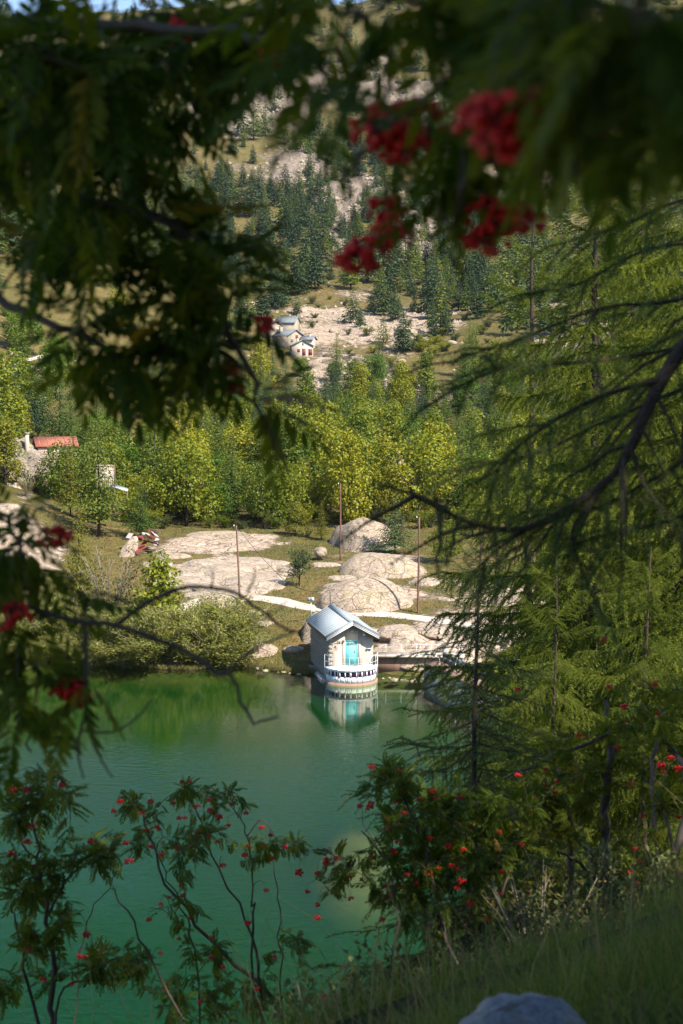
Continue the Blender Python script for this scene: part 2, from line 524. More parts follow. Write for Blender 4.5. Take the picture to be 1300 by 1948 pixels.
def mat_terrain():
    m, nt, out = newmat('mountain_ground'); n = N(nt)
    vec = n('NewGeometry').outputs['Position']
    at_ = n('Attribute'); at_.attribute_name = 'rock'
    rk = at_.outputs['Fac']
    rc, rh = rock_nodes(n, vec, (0.47, 0.365, 0.29), 0.8, 0.045)
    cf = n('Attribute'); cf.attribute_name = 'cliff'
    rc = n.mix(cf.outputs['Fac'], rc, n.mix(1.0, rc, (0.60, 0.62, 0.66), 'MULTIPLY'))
    # scree and outcrops get broken up by a finer noise
    rn = n.math('ADD', rk, n.math('MULTIPLY', n.math('SUBTRACT', n.noise(vec, 0.45, 7, 0.7), 0.5), 0.9))
    rm = n.ramp(rn, [(0.44, 0.0), (0.54, 1.0)])
    g1 = n.noise(vec, 0.09, 5, 0.6)
    g2 = n.noise(vec, 1.3, 6, 0.7)
    gc = n.mix(n.ramp(g1, [(0.38, 0.0), (0.62, 1.0)]), (0.080, 0.070, 0.020), (0.185, 0.118, 0.048))
    gc = n.mix(n.ramp(n.noise(vec, 0.33, 6, 0.7), [(0.45, 0.0), (0.62, 1.0)]), gc, (0.135, 0.112, 0.035))
    gc = n.mix(1.0, gc, n.ramp(g2, [(0.3, 0.5), (0.72, 1.3)]), 'MULTIPLY')
    gc = n.mix(1.0, gc, n.ramp(n.noise(vec, 5.0, 4, 0.7), [(0.3, 0.6), (0.7, 1.25)]), 'MULTIPLY')
    heath = n.ramp(n.noise(vec, 0.7, 6, 0.75), [(0.50, 0.0), (0.56, 1.0)])
    gc = n.mix(n.math('MULTIPLY', heath, 0.75), gc, (0.055, 0.068, 0.02))
    c = n.mix(rm, gc, rc)
    h = n.math('ADD', n.math('MULTIPLY', rm, rh), n.math('MULTIPLY', g2, 0.5))
    n.link(principled(n, c, 0.9, 0.15, n.bump(h, 0.8, 0.35)).outputs[0], out.inputs[0])
    return m


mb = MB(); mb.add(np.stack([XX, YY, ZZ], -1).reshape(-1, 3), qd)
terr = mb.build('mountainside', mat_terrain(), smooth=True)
tag(terr, kind='structure')
a_ = terr.data.attributes.new('rock', 'FLOAT', 'POINT')
a_.data.foreach_set('value', RK.ravel().astype(np.float32))
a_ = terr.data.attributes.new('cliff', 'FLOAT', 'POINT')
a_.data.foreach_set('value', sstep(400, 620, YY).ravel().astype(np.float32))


# ------------------------------------------------------------------ near bank
def bank(x, y):
    x = np.asarray(x, float); y = np.asarray(y, float)
    s = -0.66 * x + 0.75 * y
    z = 21.55 - 0.13 * s
    d = np.maximum(0, s - 2.15)
    z = z - np.where(d < 2, d * d * 0.2, 0.4 + (d - 2) * 0.80)
    z = z + fbm(x * 0.6, y * 0.6, 3, 50) * 0.10 * sstep(1, 4, np.hypot(x, y)) + fbm(x * 0.18, y * 0.18, 3, 51) * 0.5 * sstep(8, 14, s)
    # land at the right-hand end of the dam
    r = np.minimum(0.30 * (x - 13 - 0.10 * (75 - y)), 5.0) + fbm(x * 0.12, y * 0.12, 3, 52) * 0.6
    r = r - 0.25 * np.maximum(0, y - 84)
    z = np.maximum(z, np.where(y > 22, r, -9))
    return np.where(z < -0.25, -0.25 + (z + 0.25) * 5, z).clip(-9, None)


def bz(x, y):
    return float(bank(np.array([x]), np.array([y]))[0])


def mat_bank():
    m, nt, out = newmat('bank_soil'); n = N(nt)
    vec = n('NewGeometry').outputs['Position']
    c = n.mix(n.noise(vec, 1.5, 6, 0.7), (0.035, 0.04, 0.014), (0.11, 0.09, 0.045))
    rc, rh = rock_nodes(n, vec, (0.42, 0.33, 0.26), 1.0, 0.03)
    sx = n('SeparateXYZ'); n.link(vec, sx.inputs[0])
    low = n.ramp(n.math('ADD', n.math('MULTIPLY', sx.outputs['Z'], 0.1), n.math('MULTIPLY', n.noise(vec, 0.4, 5), 0.5)), [(0.55, 1.0), (0.72, 0.0)])
    c = n.mix(low, c, rc)
    n.link(principled(n, c, 0.9, 0.15, n.bump(rh, 0.6, 0.1)).outputs[0], out.inputs[0])
    return m


g_s = np.concatenate([np.linspace(-22, 0, 24), np.linspace(0.15, 16, 170), np.linspace(16.3, 62, 110)])
g_t = np.concatenate([np.linspace(-30, -3, 26), np.linspace(-2.8, 12, 150), np.linspace(12.4, 75, 120)])
GS, GT = np.meshgrid(g_s, g_t)
GX = -0.6 * GS + 0.8 * GT; GY = 0.8 * GS + 0.6 * GT
GZ = bank(GX, GY)
GZ = np.where((GY > 91), np.minimum(GZ, -4), GZ)
idx = np.arange(GX.size).reshape(GX.shape)
qd = np.stack([idx[:-1, :-1], idx[:-1, 1:], idx[1:, 1:], idx[1:, :-1]], -1).reshape(-1, 4)
mb = MB(); mb.add(np.stack([GX, GY, GZ], -1).reshape(-1, 3), qd)
tag(mb.build('bank_ground', mat_bank(), smooth=True), kind='structure')

# ------------------------------------------------------------------ lake
def mat_water():
    m, nt, out = newmat('lake_water'); n = N(nt)
    vec = n('NewGeometry').outputs['Position']
    mp = n('Mapping'); mp.inputs['Scale'].default_value = (0.55, 1.0, 1.0); mp.inputs['Rotation'].default_value = (0, 0, 0.25); n.link(vec, mp.inputs[0])
    w1 = n.noise(mp.outputs[0], 2.6, 3, 0.55)
    w2 = n.noise(mp.outputs[0], 7.0, 2, 0.5)
    gust = n.ramp(n.noise(vec, 0.035, 3, 0.5), [(0.35, 0.35), (0.65, 1.0)])
    sx = n('SeparateXYZ'); n.link(vec, sx.inputs[0])
    lee = n('MapRange'); lee.inputs['From Min'].default_value = 58; lee.inputs['From Max'].default_value = 96; lee.inputs['To Min'].default_value = 9.0; lee.inputs['To Max'].default_value = 0.6
    n.link(sx.outputs['Y'], lee.inputs['Value'])
    h = n.math('MULTIPLY', n.math('MULTIPLY', n.math('ADD', w1, n.math('MULTIPLY', w2, 0.35)), gust), lee.outputs[0])
    nm = n.bump(h, 0.11, 0.08)
    gl = n('BsdfGlossy'); gl.inputs['Roughness'].default_value = 0.03; n.link(nm, gl.inputs['Normal'])
    gl.inputs['Color'].default_value = (0.95, 0.97, 0.97, 1)
    tr = n('BsdfTransparent'); tr.inputs['Color'].default_value = (0.62, 0.90, 0.64, 1)
    fr = n('Fresnel'); fr.inputs['IOR'].default_value = 1.333; n.link(nm, fr.inputs['Normal'])
    ff = n.math('MULTIPLY', n.math('POWER', fr.outputs[0], 2.0), 5.0, True)
    ms = n('MixShader'); n.link(ff, ms.inputs[0]); n.link(tr.outputs[0], ms.inputs[1]); n.link(gl.outputs[0], ms.inputs[2])
    n.link(ms.outputs[0], out.inputs[0])
    return m


mb = MB(); mb.add([[-70, 14, 0], [60, 14, 0], [60, 128, 0], [-70, 128, 0]], [[0, 1, 2, 3]])
tag(mb.build('lake_water', mat_water()), kind='structure')


def mat_bed():
    m, nt, out = newmat('lake_bed_silt'); n = N(nt)
    vec = n('NewGeometry').outputs['Position']
    sx = n('SeparateXYZ'); n.link(vec, sx.inputs[0])
    f = n.ramp(n.math('ADD', sx.outputs['Z'], n.math('MULTIPLY', n.noise(vec, 0.5, 4), 0.25)), [(0.0, 0.0), (1.0, 1.0)])
    mr = n('MapRange'); mr.inputs['From Min'].default_value = -1.25; mr.inputs['From Max'].default_value = -0.25
    n.link(sx.outputs['Z'], mr.inputs['Value'])
    deep = n.mix(n.noise(vec, 0.04, 3), (0.002, 0.028, 0.006), (0.004, 0.047, 0.012))
    sand = n.mix(n.noise(vec, 1.2, 5), (0.12, 0.07, 0.03), (0.24, 0.15, 0.07))
    c = n.mix(mr.outputs[0], deep, sand)
    n.link(principled(n, c, 0.9, 0.0).outputs[0], out.inputs[0])
    return m


gx = np.linspace(-68, 58, 150); gy = np.linspace(15, 126, 140)
GX, GY = np.meshgrid(gx, gy)
GZ = -1.5 + 0.15 * fbm(GX * 0.1, GY * 0.1, 3, 60)
GZ = GZ + 1.45 * np.exp(-(((GX - 0.9) / 2.0) ** 2 + ((GY - 68) / 7.0) ** 2)) * (0.8 + 0.3 * fbm(GX * 0.5, GY * 0.5, 3, 61))
shY = np.interp(650 + F_PX * GX / GY, _spx, _sY)
GZ = GZ + 1.0 * np.exp(-np.clip(shY - GY, 0, 50) / 2.2)
GZ = np.minimum(GZ, -0.18)
idx = np.arange(GX.size).reshape(GX.shape)
qd = np.stack([idx[:-1, :-1], idx[:-1, 1:], idx[1:, 1:], idx[1:, :-1]], -1).reshape(-1, 4)
mb = MB(); mb.add(np.stack([GX, GY, GZ], -1).reshape(-1, 3), qd)
tag(mb.build('lake_bed', mat_bed(), smooth=True), kind='structure')


# ------------------------------------------------------------------ path along the far shore
def mat_path():
    m, nt, out = newmat('pale_gravel_path'); n = N(nt)
    vec = n('NewGeometry').outputs['Position']
    c = n.mix(n.noise(vec, 1.1, 6, 0.7), (0.38, 0.32, 0.28), (0.54, 0.47, 0.42))
    c = n.mix(n.ramp(n.noise(vec, 3.0, 5), [(0.58, 0.0), (0.66, 0.6)]), c, (0.2, 0.16, 0.09))
    n.link(principled(n, c, 0.9, 0.2, n.bump(n.noise(vec, 9, 4), 0.5, 0.03)).outputs[0], out.inputs[0])
    return m


M['path'] = mat_path()


def ribbon(name, pix, width, lift=0.10, n=60):
    pts = np.array([ground_hit(*p) for p in pix])
    c = lerp_curve(pts, n)
    d = np.gradient(c, axis=0)[:, :2]; d /= np.linalg.norm(d, axis=1)[:, None]
    nn = np.c_[-d[:, 1], d[:, 0]]
    w = width * (0.5 + 0.18 * fbm(np.arange(n) * 0.35, np.zeros(n), 3, 5))
    cols = []
    for k in (-1, -0.5, 0, 0.5, 1):
        xy = c[:, :2] + nn * (w * k)[:, None]
        cols.append(np.c_[xy, height(xy[:, 0], xy[:, 1]) + (lift if abs(k) < 1 else -0.12)])
    V = np.stack(cols, 1); i = np.arange(n * 5).reshape(n, 5)
    q = np.stack([i[:-1, :-1], i[:-1, 1:], i[1:, 1:], i[1:, :-1]], -1).reshape(-1, 4)
    mb = MB(); mb.add(V.reshape(-1, 3), q)
    return tag(mb.build(name, M['path'], smooth=True), kind='structure')


ribbon('gravel_path', [(330, 1165), (400, 1140), (470, 1138), (530, 1143), (590, 1156), (660, 1164), (740, 1170), (800, 1176), (880, 1190), (960, 1215)], 2.4)
ribbon('hillside_footpath', [(-30, 712), (25, 693), (60, 684), (95, 672), (130, 668)], 1.3, 0.15)


# ------------------------------------------------------------------ rocks
def rock_mesh(name, mat, seed, seg=(28, 14), rough=0.22, flat=1.0, lobes=0.0, dome=False):
    """unit rock: a rounded, faceted boulder or a whaleback dome (half buried)"""
    a = np.linspace(0, 2 * PI, seg[0], endpoint=False); b = np.linspace(0, PI, seg[1] + 1)
    A, B = np.meshgrid(a, b)
    x = np.cos(A) * np.sin(B); y = np.sin(A) * np.sin(B); z = np.cos(B)
    r = 1 + rough * fbm(x * 1.6 + z * 0.9 + 5 * seed, y * 1.6 - z * 1.1 + 3, 4, seed) + lobes * np.abs(fbm(x * 3 + z * 2 + seed, y * 3 + z, 3, seed + 9))
    if dome:
        p = 2.6
        k = 1.0 / (np.abs(x) ** p + np.abs(y) ** p + np.abs(z) ** 2.0 + 1e-9) ** (1 / p)
        r = r * (0.35 * k + 0.65)
    V = np.stack([x * r, y * r, z * r * flat], -1)
    k, s = V.shape[:2]
    i = np.arange(k * s).reshape(k, s)
    q = np.stack([i[:-1], np.roll(i, -1, 1)[:-1], np.roll(i, -1, 1)[1:], i[1:]], -1).reshape(-1, 4)[:, ::-1]
    mb = MB(); mb.add(V.reshape(-1, 3), q)
    return mb.mesh(name, mat, True)


def dome(label, px, py_top, py_base, wpx, Y, depth, mat='rock', seed=1, rz=0.0, sink=0.5, rough=0.16, name='granite_dome', cat='rock', tilt=0.0, group=None, lobes=0.05):
    s = F_PX / Y
    b = at(px, py_base, Y)
    top = at(px, py_top, Y)
    hgt = max(0.3, top[2] - b[2])
    me = rock_mesh(name, M[mat], seed, (64, 36), rough, dome=True, lobes=lobes)
    o = place(name, me, None, (b[0], Y, b[2] - hgt * sink), rz, (wpx / s / 2, depth / 2, hgt * (1 + sink)))
    o.rotation_euler = (0, tilt, rz)
    return tag(o, label, cat, group)


dome('long pale granite whaleback in front of the dense green trees', 415, 1012, 1062, 270, 166, 13, 'rock', 3, 0.05, 0.4, 0.08)
dome('yellowish cracked granite dome just above the stone house roof', 697, 1101, 1158, 205, 128, 7.5, 'rock', 5, 0.15, 0.35, 0.12)
dome('rounded granite dome behind the cracked dome with a grass patch', 725, 1052, 1106, 190, 143, 8, 'rock', 8, -0.1, 0.4, 0.1)
dome('sloping granite slab beneath the dark spruce', 700, 990, 1058, 150, 160, 12, 'rock', 12, 0.2, 0.5, 0.14, tilt=-0.12)
dome('smooth grey rock knob standing among the woods', 755, 861, 908, 76, 212, 6, 'rock_pale', 14, 0.2, 0.6, 0.12)
dome('leaning rock slab at the left edge above the willow scrub', -40, 950, 1085, 300, 148, 14, 'rock', 16, 0.3, 0.4, 0.22, tilt=0.12)
dome('weathered crag under the red roofed building', 25, 842, 905, 160, 186, 12, 'rock_dark', 18, 0.2, 0.5, 0.35, name='rock_crag', lobes=0.25)
dome('pale rock beneath the weathered crag', 15, 925, 975, 90, 176, 8, 'rock', 19, 0.1, 0.5, 0.25, name='rock_crag')
dome('low rock slab tucked behind the stone house', 640, 1160, 1215, 130, 119, 6, 'rock', 21, 0.3, 0.35, 0.2)
dome('pinkish rock shelf to the right of the stone house', 775, 1192, 1262, 110, 117.5, 6, 'rock_pale', 23, -0.2, 0.4, 0.25)
dome('low pink rock slab on the shore behind the young larch', 850, 1215, 1285, 150, 114, 7, 'rock_pale', 25, -0.2, 0.4, 0.25)
for i, (px, pt, pb, w, lab) in enumerate([(475, 1206, 1228, 52, 'small flat rock highest on the grassy shore'), (502, 1226, 1258, 82, 'broad rounded boulder on the grassy shore'),
                                         (547, 1234, 1258, 34, 'small boulder between the broad boulder and the house'), (562, 1200, 1222, 36, 'pale rock on the grass left of the house'),
                                         (610, 1036, 1052, 30, 'pale stone at the foot of the yellow bush')]):
    Y = 117.0 + (0.9 if i == 0 else 0)
    if i == 4: Y = 150; pt, pb = 1040, 1048
    if i == 3: Y = 119.5
    dome(lab, px, pt, pb, w, Y, w * Y / F_PX * 0.8, 'rock', 31 + i, 0.3 * i, 0.4, 0.2, name='boulder')
# flat layered slabs between the whaleback and the path
slab_spots = [(390, 1072, 90, 12), (470, 1068, 110, 12), (525, 1072, 60, 9), (350, 1092, 90, 14), (430, 1095, 120, 16), (500, 1100, 90, 14), (380, 1118, 110, 16),
              (460, 1125, 110, 15), (515, 1120, 60, 14), (330, 1060, 70, 14), (300, 1075, 60, 16), (410, 1148, 80, 12), (490, 1165, 50, 10), (505, 1185, 44, 9), (420, 1082, 150, 16), (360, 1108, 130, 18), (480, 1110, 140, 18), (430, 1132, 150, 16), (560, 1085, 50, 10), (620, 1075, 60, 10), (760, 1205, 90, 20), (830, 1200, 100, 18), (740, 1240, 70, 16), (800, 1262, 110, 18), (860, 1245, 110, 20), (900, 1210, 120, 18), (620, 1180, 60, 14), (650, 1100, 60, 10), (810, 1110, 70, 16), (560, 1235, 40, 12), (440, 1218, 40, 10)]
slab_me = [rock_mesh('rock_slab', M['rock_pale'], 60 + i, (40, 14), 0.3, dome=True, lobes=0.15) for i in range(4)]
for i, (px, py, w, hh) in enumerate(slab_spots):
    g = ground_hit(px, py)
    s = F_PX / g[1]
    o = place('rock_slab', slab_me[i % 4], None, (g[0], g[1], g[2] - 0.15), random.uniform(-0.3, 0.3), (w / s / 2, w / s * 0.42, hh / s * 0.75))
    rock_c = ('left of the path start' if px < 370 else 'below the left end of the whaleback' if px < 440 else 'around the left pole' if px < 530 else 'beside the small vase shaped tree' if px < 600 else 'just behind the stone house' if px < 700 else 'right of the stone house' if px < 800 else 'behind the young larch')
    rock_r = 'upper ' if py < 1080 else 'middle ' if py < 1112 else 'low ' if py < 1170 else 'shoreside '
    tag(o, rock_r + 'pale granite slab lying ' + rock_c, 'rock', 'granite ledges along the far shore')

def wood_zone(px, Y):
    c = ('above the left edge of the willow scrub' if px < 110 else 'around the rusty roofed hut' if px < 270 else 'behind the left half of the whaleback' if px < 400 else 'behind the right half of the whaleback' if px < 530 else
         'left of the middle pole' if px < 645 else 'between the middle pole and the rock knob' if px < 720 else 'around the smooth rock knob' if px < 800 else 'behind the tall right pole' if px < 880 else
         'behind the young larch' if px < 1000 else 'behind the right hand larches')
    r = 'front row of the woods' if Y < 190 else 'lower woods' if Y < 222 else 'middle of the woods' if Y < 262 else 'upper woods' if Y < 305 else 'top edge of the woods'
    return r + ' ' + c


def mtn_zone(px, y, z):
    _, py = _pxpy(px * 0 + (px - 650) / F_PX * y, y, z)
    r = ('on the summit ridge' if py < 70 else 'just under the summit' if py < 130 else 'beside the cliff top' if py < 190 else 'beside the cliff foot' if py < 260 else
         'in the upper forest' if py < 330 else 'in the middle forest' if py < 400 else 'in the lower forest' if py < 480 else 'in the lowest mountain trees' if py < 570 else 'level with the hamlet')
    c = ('far left of the hamlet' if px < 450 else 'above the left end of the hamlet' if px < 540 else 'straight above the hamlet' if px < 620 else 'above the terraces' if px < 700 else 'above the largest boulder' if px < 790 else 'above the tall right pole' if px < 870 else 'behind the larch tips')
    return r + ' ' + c

sh_me = [rock_mesh('shore_stone', M['rock'], 180 + i, (12, 7), 0.35, 0.7, 0.1) for i in range(4)]
for i in range(46):
    px = random.uniform(420, 590) if i < 24 else random.uniform(725, 900)
    Y = float(np.interp(px, _spx, _sY)) + random.uniform(-0.3, 1.4)
    x = (px - 650) / F_PX * Y; k = random.uniform(0.10, 0.38)
    o = place('shore_stone', sh_me[i % 4], None, (x, Y, max(hz(x, Y), -0.05)), random.uniform(0, 6), (k, k * 0.9, k * 0.7))
    tag(o, ('fist sized' if k < 0.2 else 'knee high') + ' stone at the waterline ' + ('left of the stone house' if px < 600 else 'under the footbridge' if px < 820 else 'by the dam'), 'stone', 'stones along the far waterline')

# boulders on the mountainside
b_me = [rock_mesh('boulder', M['rock_pale'], 80 + i, (16, 9), 0.35, 0.8, 0.1) for i in range(4)]
bl = [(768, 630, 30), (742, 640, 15), (772, 655, 22), (633, 632, 16), (667, 655, 14), (700, 690, 16), (690, 625, 12), (765, 690, 16), (780, 660, 12), (812, 640, 14),
      (590, 605, 14), (745, 705, 24), (720, 676, 12), (655, 603, 11), (735, 660, 10), (400, 605, 14), (205, 722, 22), (145, 690, 12), (70, 707, 12), (25, 676, 18), (340, 785, 14),
      (860, 655, 20), (900, 760, 30), (885, 745, 22), (560, 500, 12), (620, 470, 14), (790, 470, 20), (800, 440, 18), (785, 410, 22), (600, 360, 16), (640, 380, 14), (585, 330, 14)]
for i, (px, py, w) in enumerate(bl):
    g = ground_hit(px, py)
    k = w * g[1] / F_PX / 2
    o = place('boulder', b_me[i % 4], None, (g[0], g[1], g[2] + k * 0.15), random.uniform(0, 6), (k, k * 0.9, k * random.uniform(0.6, 0.9)))
    tag(o, ('small ' if w < 15 else 'big ' if w > 20 else '') + 'pale boulder, ' + mtn_zone(px, g[1], g[2]), 'boulder', 'boulders scattered over the mountainside')
tag(bpy.data.objects['boulder.005'], 'largest pale boulder beside the bright green bushes below the spruces')
# scree: thousands of small stones on the slope
def scree(n):
    mb = MB()
    base = np.array([[1, 0, 0], [-.6, .8, 0], [-.5, -.9, 0], [0.1, 0, .9], [0.2, .5, .55], [-.4, -.1, .7]])
    tr = [[0, 4, 3], [4, 1, 5], [4, 5, 3], [1, 2, 5], [2, 0, 3], [2, 3, 5], [0, 1, 4]]
    px = RNG.uniform(350, 950, n * 6); Y = 330 * (1100 / 330) ** RNG.uniform(0, 1, n * 6)
    x = (px - 650) / F_PX * Y
    rk = rockness(x, Y)
    keep = RNG.uniform(0, 1, len(x)) < np.clip((rk - 0.35) * 1.6, 0.01, 1)
    x, Y = x[keep][:n], Y[keep][:n]
    z = height(x, Y)
    for a, b, c in zip(x, Y, z):
        k = b / F_PX * random.choice([1.5, 2, 2.5, 3.5, 5])
        th = random.uniform(0, 6.3); cs, sn = math.cos(th), math.sin(th)
        v = base * k * RNG.uniform(0.7, 1.3, base.shape)
        mb.add(np.c_[v[:, 0] * cs - v[:, 1] * sn + a, v[:, 0] * sn + v[:, 1] * cs + b, v[:, 2] + c - 0.1 * k], tris=tr)
    return tag(mb.build('scree', M['rock_pale']), 'loose pale stones scattered between the trees of the mountainside', 'scree', kind='stuff')


scree(3200)

# stone terraces below the hamlet
def terrace(px0, py0, px1, py1, hpx, depth, lab, seed):
    A = ground_hit(px0, py0); B = ground_hit(px1, py1)
    A[2] = hz(A[0], A[1]); L = np.linalg.norm(B[:2] - A[:2]); hh = hpx * A[1] / F_PX
    mid = (A + B) / 2
    root = thing('stone_terrace', lab, 'terrace', (mid[0], mid[1], mid[2]), math.atan2(B[1] - A[1], B[0] - A[0]), 'pink stone terraces below the hamlet')
    slope = (B[2] - A[2]) / L
    k = max(3, int(L / 2.8)); xs = np.linspace(-L / 2, L / 2, k + 1)
    me = stone_block
    for j in range(k):
        for row in range(2):
            w = (xs[j + 1] - xs[j]) * 0.5
            o = place('stone', me[(j + row) % 3], root, ((xs[j] + xs[j + 1]) / 2 + 0.3 * row, random.uniform(-.15, .15) + 0.35 * row, slope * (xs[j] + xs[j + 1]) / 2 + hh * (row - 0.35) * 0.5),
                      random.uniform(-.06, .06), (w, depth * 0.5, hh * 0.36))
    return root


def block_mesh(seed):
    rs = np.random.default_rng(seed)
    g = np.linspace(-1, 1, 4); mb = MB()
    for ax in range(3):
        for sg in (-1, 1):
            A, B = np.meshgrid(g, g); C = np.full_like(A, sg)
            V = np.stack([(C, A, B), (B, C, A), (A, B, C)][ax], -1).reshape(-1, 3)
            V = V * (1 - 0.05 * (np.abs(V) > 0.9).sum(1)[:, None]) + 0.10 * np.stack([fbm(V[:, 0] * 1.1 + V[:, 2] * 1.7 + seed + q * 9, V[:, 1] * 1.3 + V[:, 2] + q, 2, seed) for q in range(3)], -1)
            i = np.arange(16).reshape(4, 4); q = np.stack([i[:-1, :-1], i[:-1, 1:], i[1:, 1:], i[1:, :-1]], -1).reshape(-1, 4)
            mb.add(V, q if sg > 0 else q[:, ::-1])
    return mb.mesh('stone', M['rock_pale'])


stone_block = [block_mesh(100 + i) for i in range(3)]
for i, (a, lab) in enumerate([((600, 664, 640, 668, 10), 'pink stone terrace directly right of the hamlet houses'), ((598, 677, 692, 690, 12), 'longest pink stone terrace, running right from the red shuttered house'),
                              ((612, 690, 690, 700, 11), 'pink stone terrace second below the red shuttered house'), ((650, 704, 690, 712, 10), 'short pink stone terrace left of the dark round tree'),
                              ((655, 722, 682, 730, 10), 'small low pink terrace among the bushes under the round tree'), ((738, 732, 798, 740, 11), 'pink stone terrace standing alone at the right'),
                              ((730, 748, 790, 756, 9), 'lowest pink stone terrace above the dark spruces')]):
    terrace(*a, 2.2, lab, i)


# ------------------------------------------------------------------ vegetation meshes
def rand_unit(n):
    v = RNG.normal(size=(n, 3)); return v / np.linalg.norm(v, axis=1)[:, None]


def leaf_quads(mb, C, D, Nn, L, W, m=0):
    """bent kite leaves: centre base C, direction D, normal Nn, length L, width W (arrays)"""
    D = D / (np.linalg.norm(D, axis=1)[:, None] + 1e-9)
    S = np.cross(D, Nn); S /= np.linalg.norm(S, axis=1)[:, None] + 1e-9
    U = np.cross(S, D)
    L = np.broadcast_to(L, (len(C),))[:, None]; W = np.broadcast_to(W, (len(C),))[:, None]
    a = C; b = C + D * L * 0.5 + S * W * 0.5 + U * W * 0.12; c = C + D * L - U * L * 0.12; d = C + D * L * 0.5 - S * W * 0.5 + U * W * 0.12
    V = np.stack([a, b, c, d], 1).reshape(-1, 3)
    i = np.arange(len(C))[:, None] * 4
    mb.add(V, tris=np.vstack([i + np.array([0, 1, 2]), i + np.array([0, 2, 3])]), m=m)


def conifer_mesh(seed, tiers=15, boughs=9, spread=0.20, droop=0.35, ragged=0.3, per=7, size=1.0):
    """unit-height conifer: trunk axis 0..1, boughs made of small needle sprays"""
    rs = np.random.default_rng(seed)
    C = []; D = []; L = []; W = []
    for t in range(tiers):
        f = (t + 0.5) / tiers
        z0 = 0.13 + 0.85 * f
        rad = spread * (1 - f) ** 0.85 * (1 + ragged * (rs.random() - 0.5)) + 0.012
        nb = max(4, int(boughs * (1 - 0.55 * f)))
        off = rs.random() * 6.3
        for b in range(nb):
            th = off + b * 2 * PI / nb + rs.normal() * 0.25
            rr = rad * (0.7 + 0.5 * rs.random())
            k = max(3, int(per * (rr / spread) + 2))
            for j in range(k):
                s = (j + 0.4 + 0.4 * rs.random()) / k
                r = rr * s
                z = z0 + rs.normal() * 0.008 - droop * rr * s * s * 0.6 + 0.1 * rr * s
                lat = rs.normal() * 0.16 * rr
                C.append((r * math.cos(th) - lat * math.sin(th), r * math.sin(th) + lat * math.cos(th), z))
                t2 = th + rs.normal() * 0.6
                D.append((math.cos(t2), math.sin(t2), -0.35 + rs.normal() * 0.3))
                L.append((0.045 + 0.03 * rs.random()) * (0.6 + 0.6 * (1 - f)) * size); W.append((0.025 + 0.015 * rs.random()) * (0.6 + 0.6 * (1 - f)) * size)
    C = np.array(C); D = np.array(D)
    up = np.zeros_like(C); up[:, 2] = 1; up += rs.normal(size=C.shape) * 0.35
    mb = MB(); leaf_quads(mb, C, D, up, np.array(L), np.array(W))
    return mb


def trunk_mb(h=1.0, r=0.018, n=6, wob=0.01, seed=0):
    rs = np.random.default_rng(seed)
    z = np.linspace(0, h, 6)
    p = np.c_[rs.normal(size=6) * wob, rs.normal(size=6) * wob, z]; p[0, :2] = 0
    mb = MB(); mb.tube(p, np.linspace(r, r * 0.15, 6), n)
    return mb


def crown_points(rs, n, lobes):
    """points near the surfaces of several ellipsoid lobes, with gaps"""
    P = []; Nn = []
    wts = np.array([l[3] * l[4] for l in lobes]); wts = wts / wts.sum()
    for (cx, cy, cz, r, hgt), w in zip(lobes, wts):
        k = int(n * w)
        d = rs.normal(size=(k, 3)); d /= np.linalg.norm(d, axis=1)[:, None]
        rad = 0.45 + 0.6 * rs.random(k) ** 0.45
        bump = 1 + 0.35 * fbm(d[:, 0] * 2.2 + cx * 9, d[:, 1] * 2.2 + d[:, 2] * 1.7 + cz * 7, 3, 40)
        p = d * (rad * bump)[:, None] * np.array([r, r, hgt]) + np.array([cx, cy, cz])
        P.append(p); Nn.append(d)
    return np.vstack(P), np.vstack(Nn)


def broad_mesh(seed, n=2600, leaf=0.030, shape='round'):
    """unit-height broadleaf crown"""
    rs = np.random.default_rng(seed)
    lobes = []
    nl = {'round': 13, 'tall': 14, 'vase': 12}[shape]
    for i in range(nl):
        th = i * 2.4 + rs.random(); f = (i + 0.5) / nl
        if shape == 'round':
            z = 0.22 + 0.66 * f; rr = 0.30 * math.sin(PI * (0.18 + 0.72 * f)) * (0.6 + 0.5 * rs.random()); s = 0.10 + 0.08 * rs.random()
        elif shape == 'tall':
            z = 0.16 + 0.74 * f; rr = 0.19 * (1 - f) ** 0.6 * (0.6 + 0.6 * rs.random()); s = 0.085 + 0.06 * rs.random() * (1.2 - f)
        else:
            z = 0.30 + 0.56 * f; rr = 0.24 * (0.5 + 0.5 * f) * (0.4 + 0.7 * rs.random()); s = 0.08 + 0.06 * rs.random()
        lobes.append((rr * math.cos(th), rr * math.sin(th), z, s, s * (0.75 + 0.4 * rs.random())))
    P, Nn = crown_points(rs, n, lobes)
    D = Nn * 0.5 + rs.normal(size=P.shape) * 0.6; D[:, 2] -= 0.35
    up = Nn * 0.8 + rs.normal(size=P.shape) * 0.5; up[:, 2] += 0.5
    mb = MB(); leaf_quads(mb, P, D, up, leaf * (0.7 + 0.7 * rs.random(len(P))), leaf * (0.55 + 0.5 * rs.random(len(P))))
    # limbs
    tb = MB()
    tb.tube(np.array([[0, 0, -0.03], [0.005, 0.0, 0.15], [0.0, 0.01, 0.4], [0.01, 0, 0.75]]), [0.022, 0.017, 0.012, 0.004], 7)
    for l in lobes[:9]:
        z0 = max(0.1, l[2] * 0.5)
        tb.tube(np.array([[0, 0, z0], [l[0] * 0.5, l[1] * 0.5, (z0 + l[2]) * 0.5 + 0.02], [l[0], l[1], l[2]]]), [0.009, 0.006, 0.002], 5)
    return mb, tb


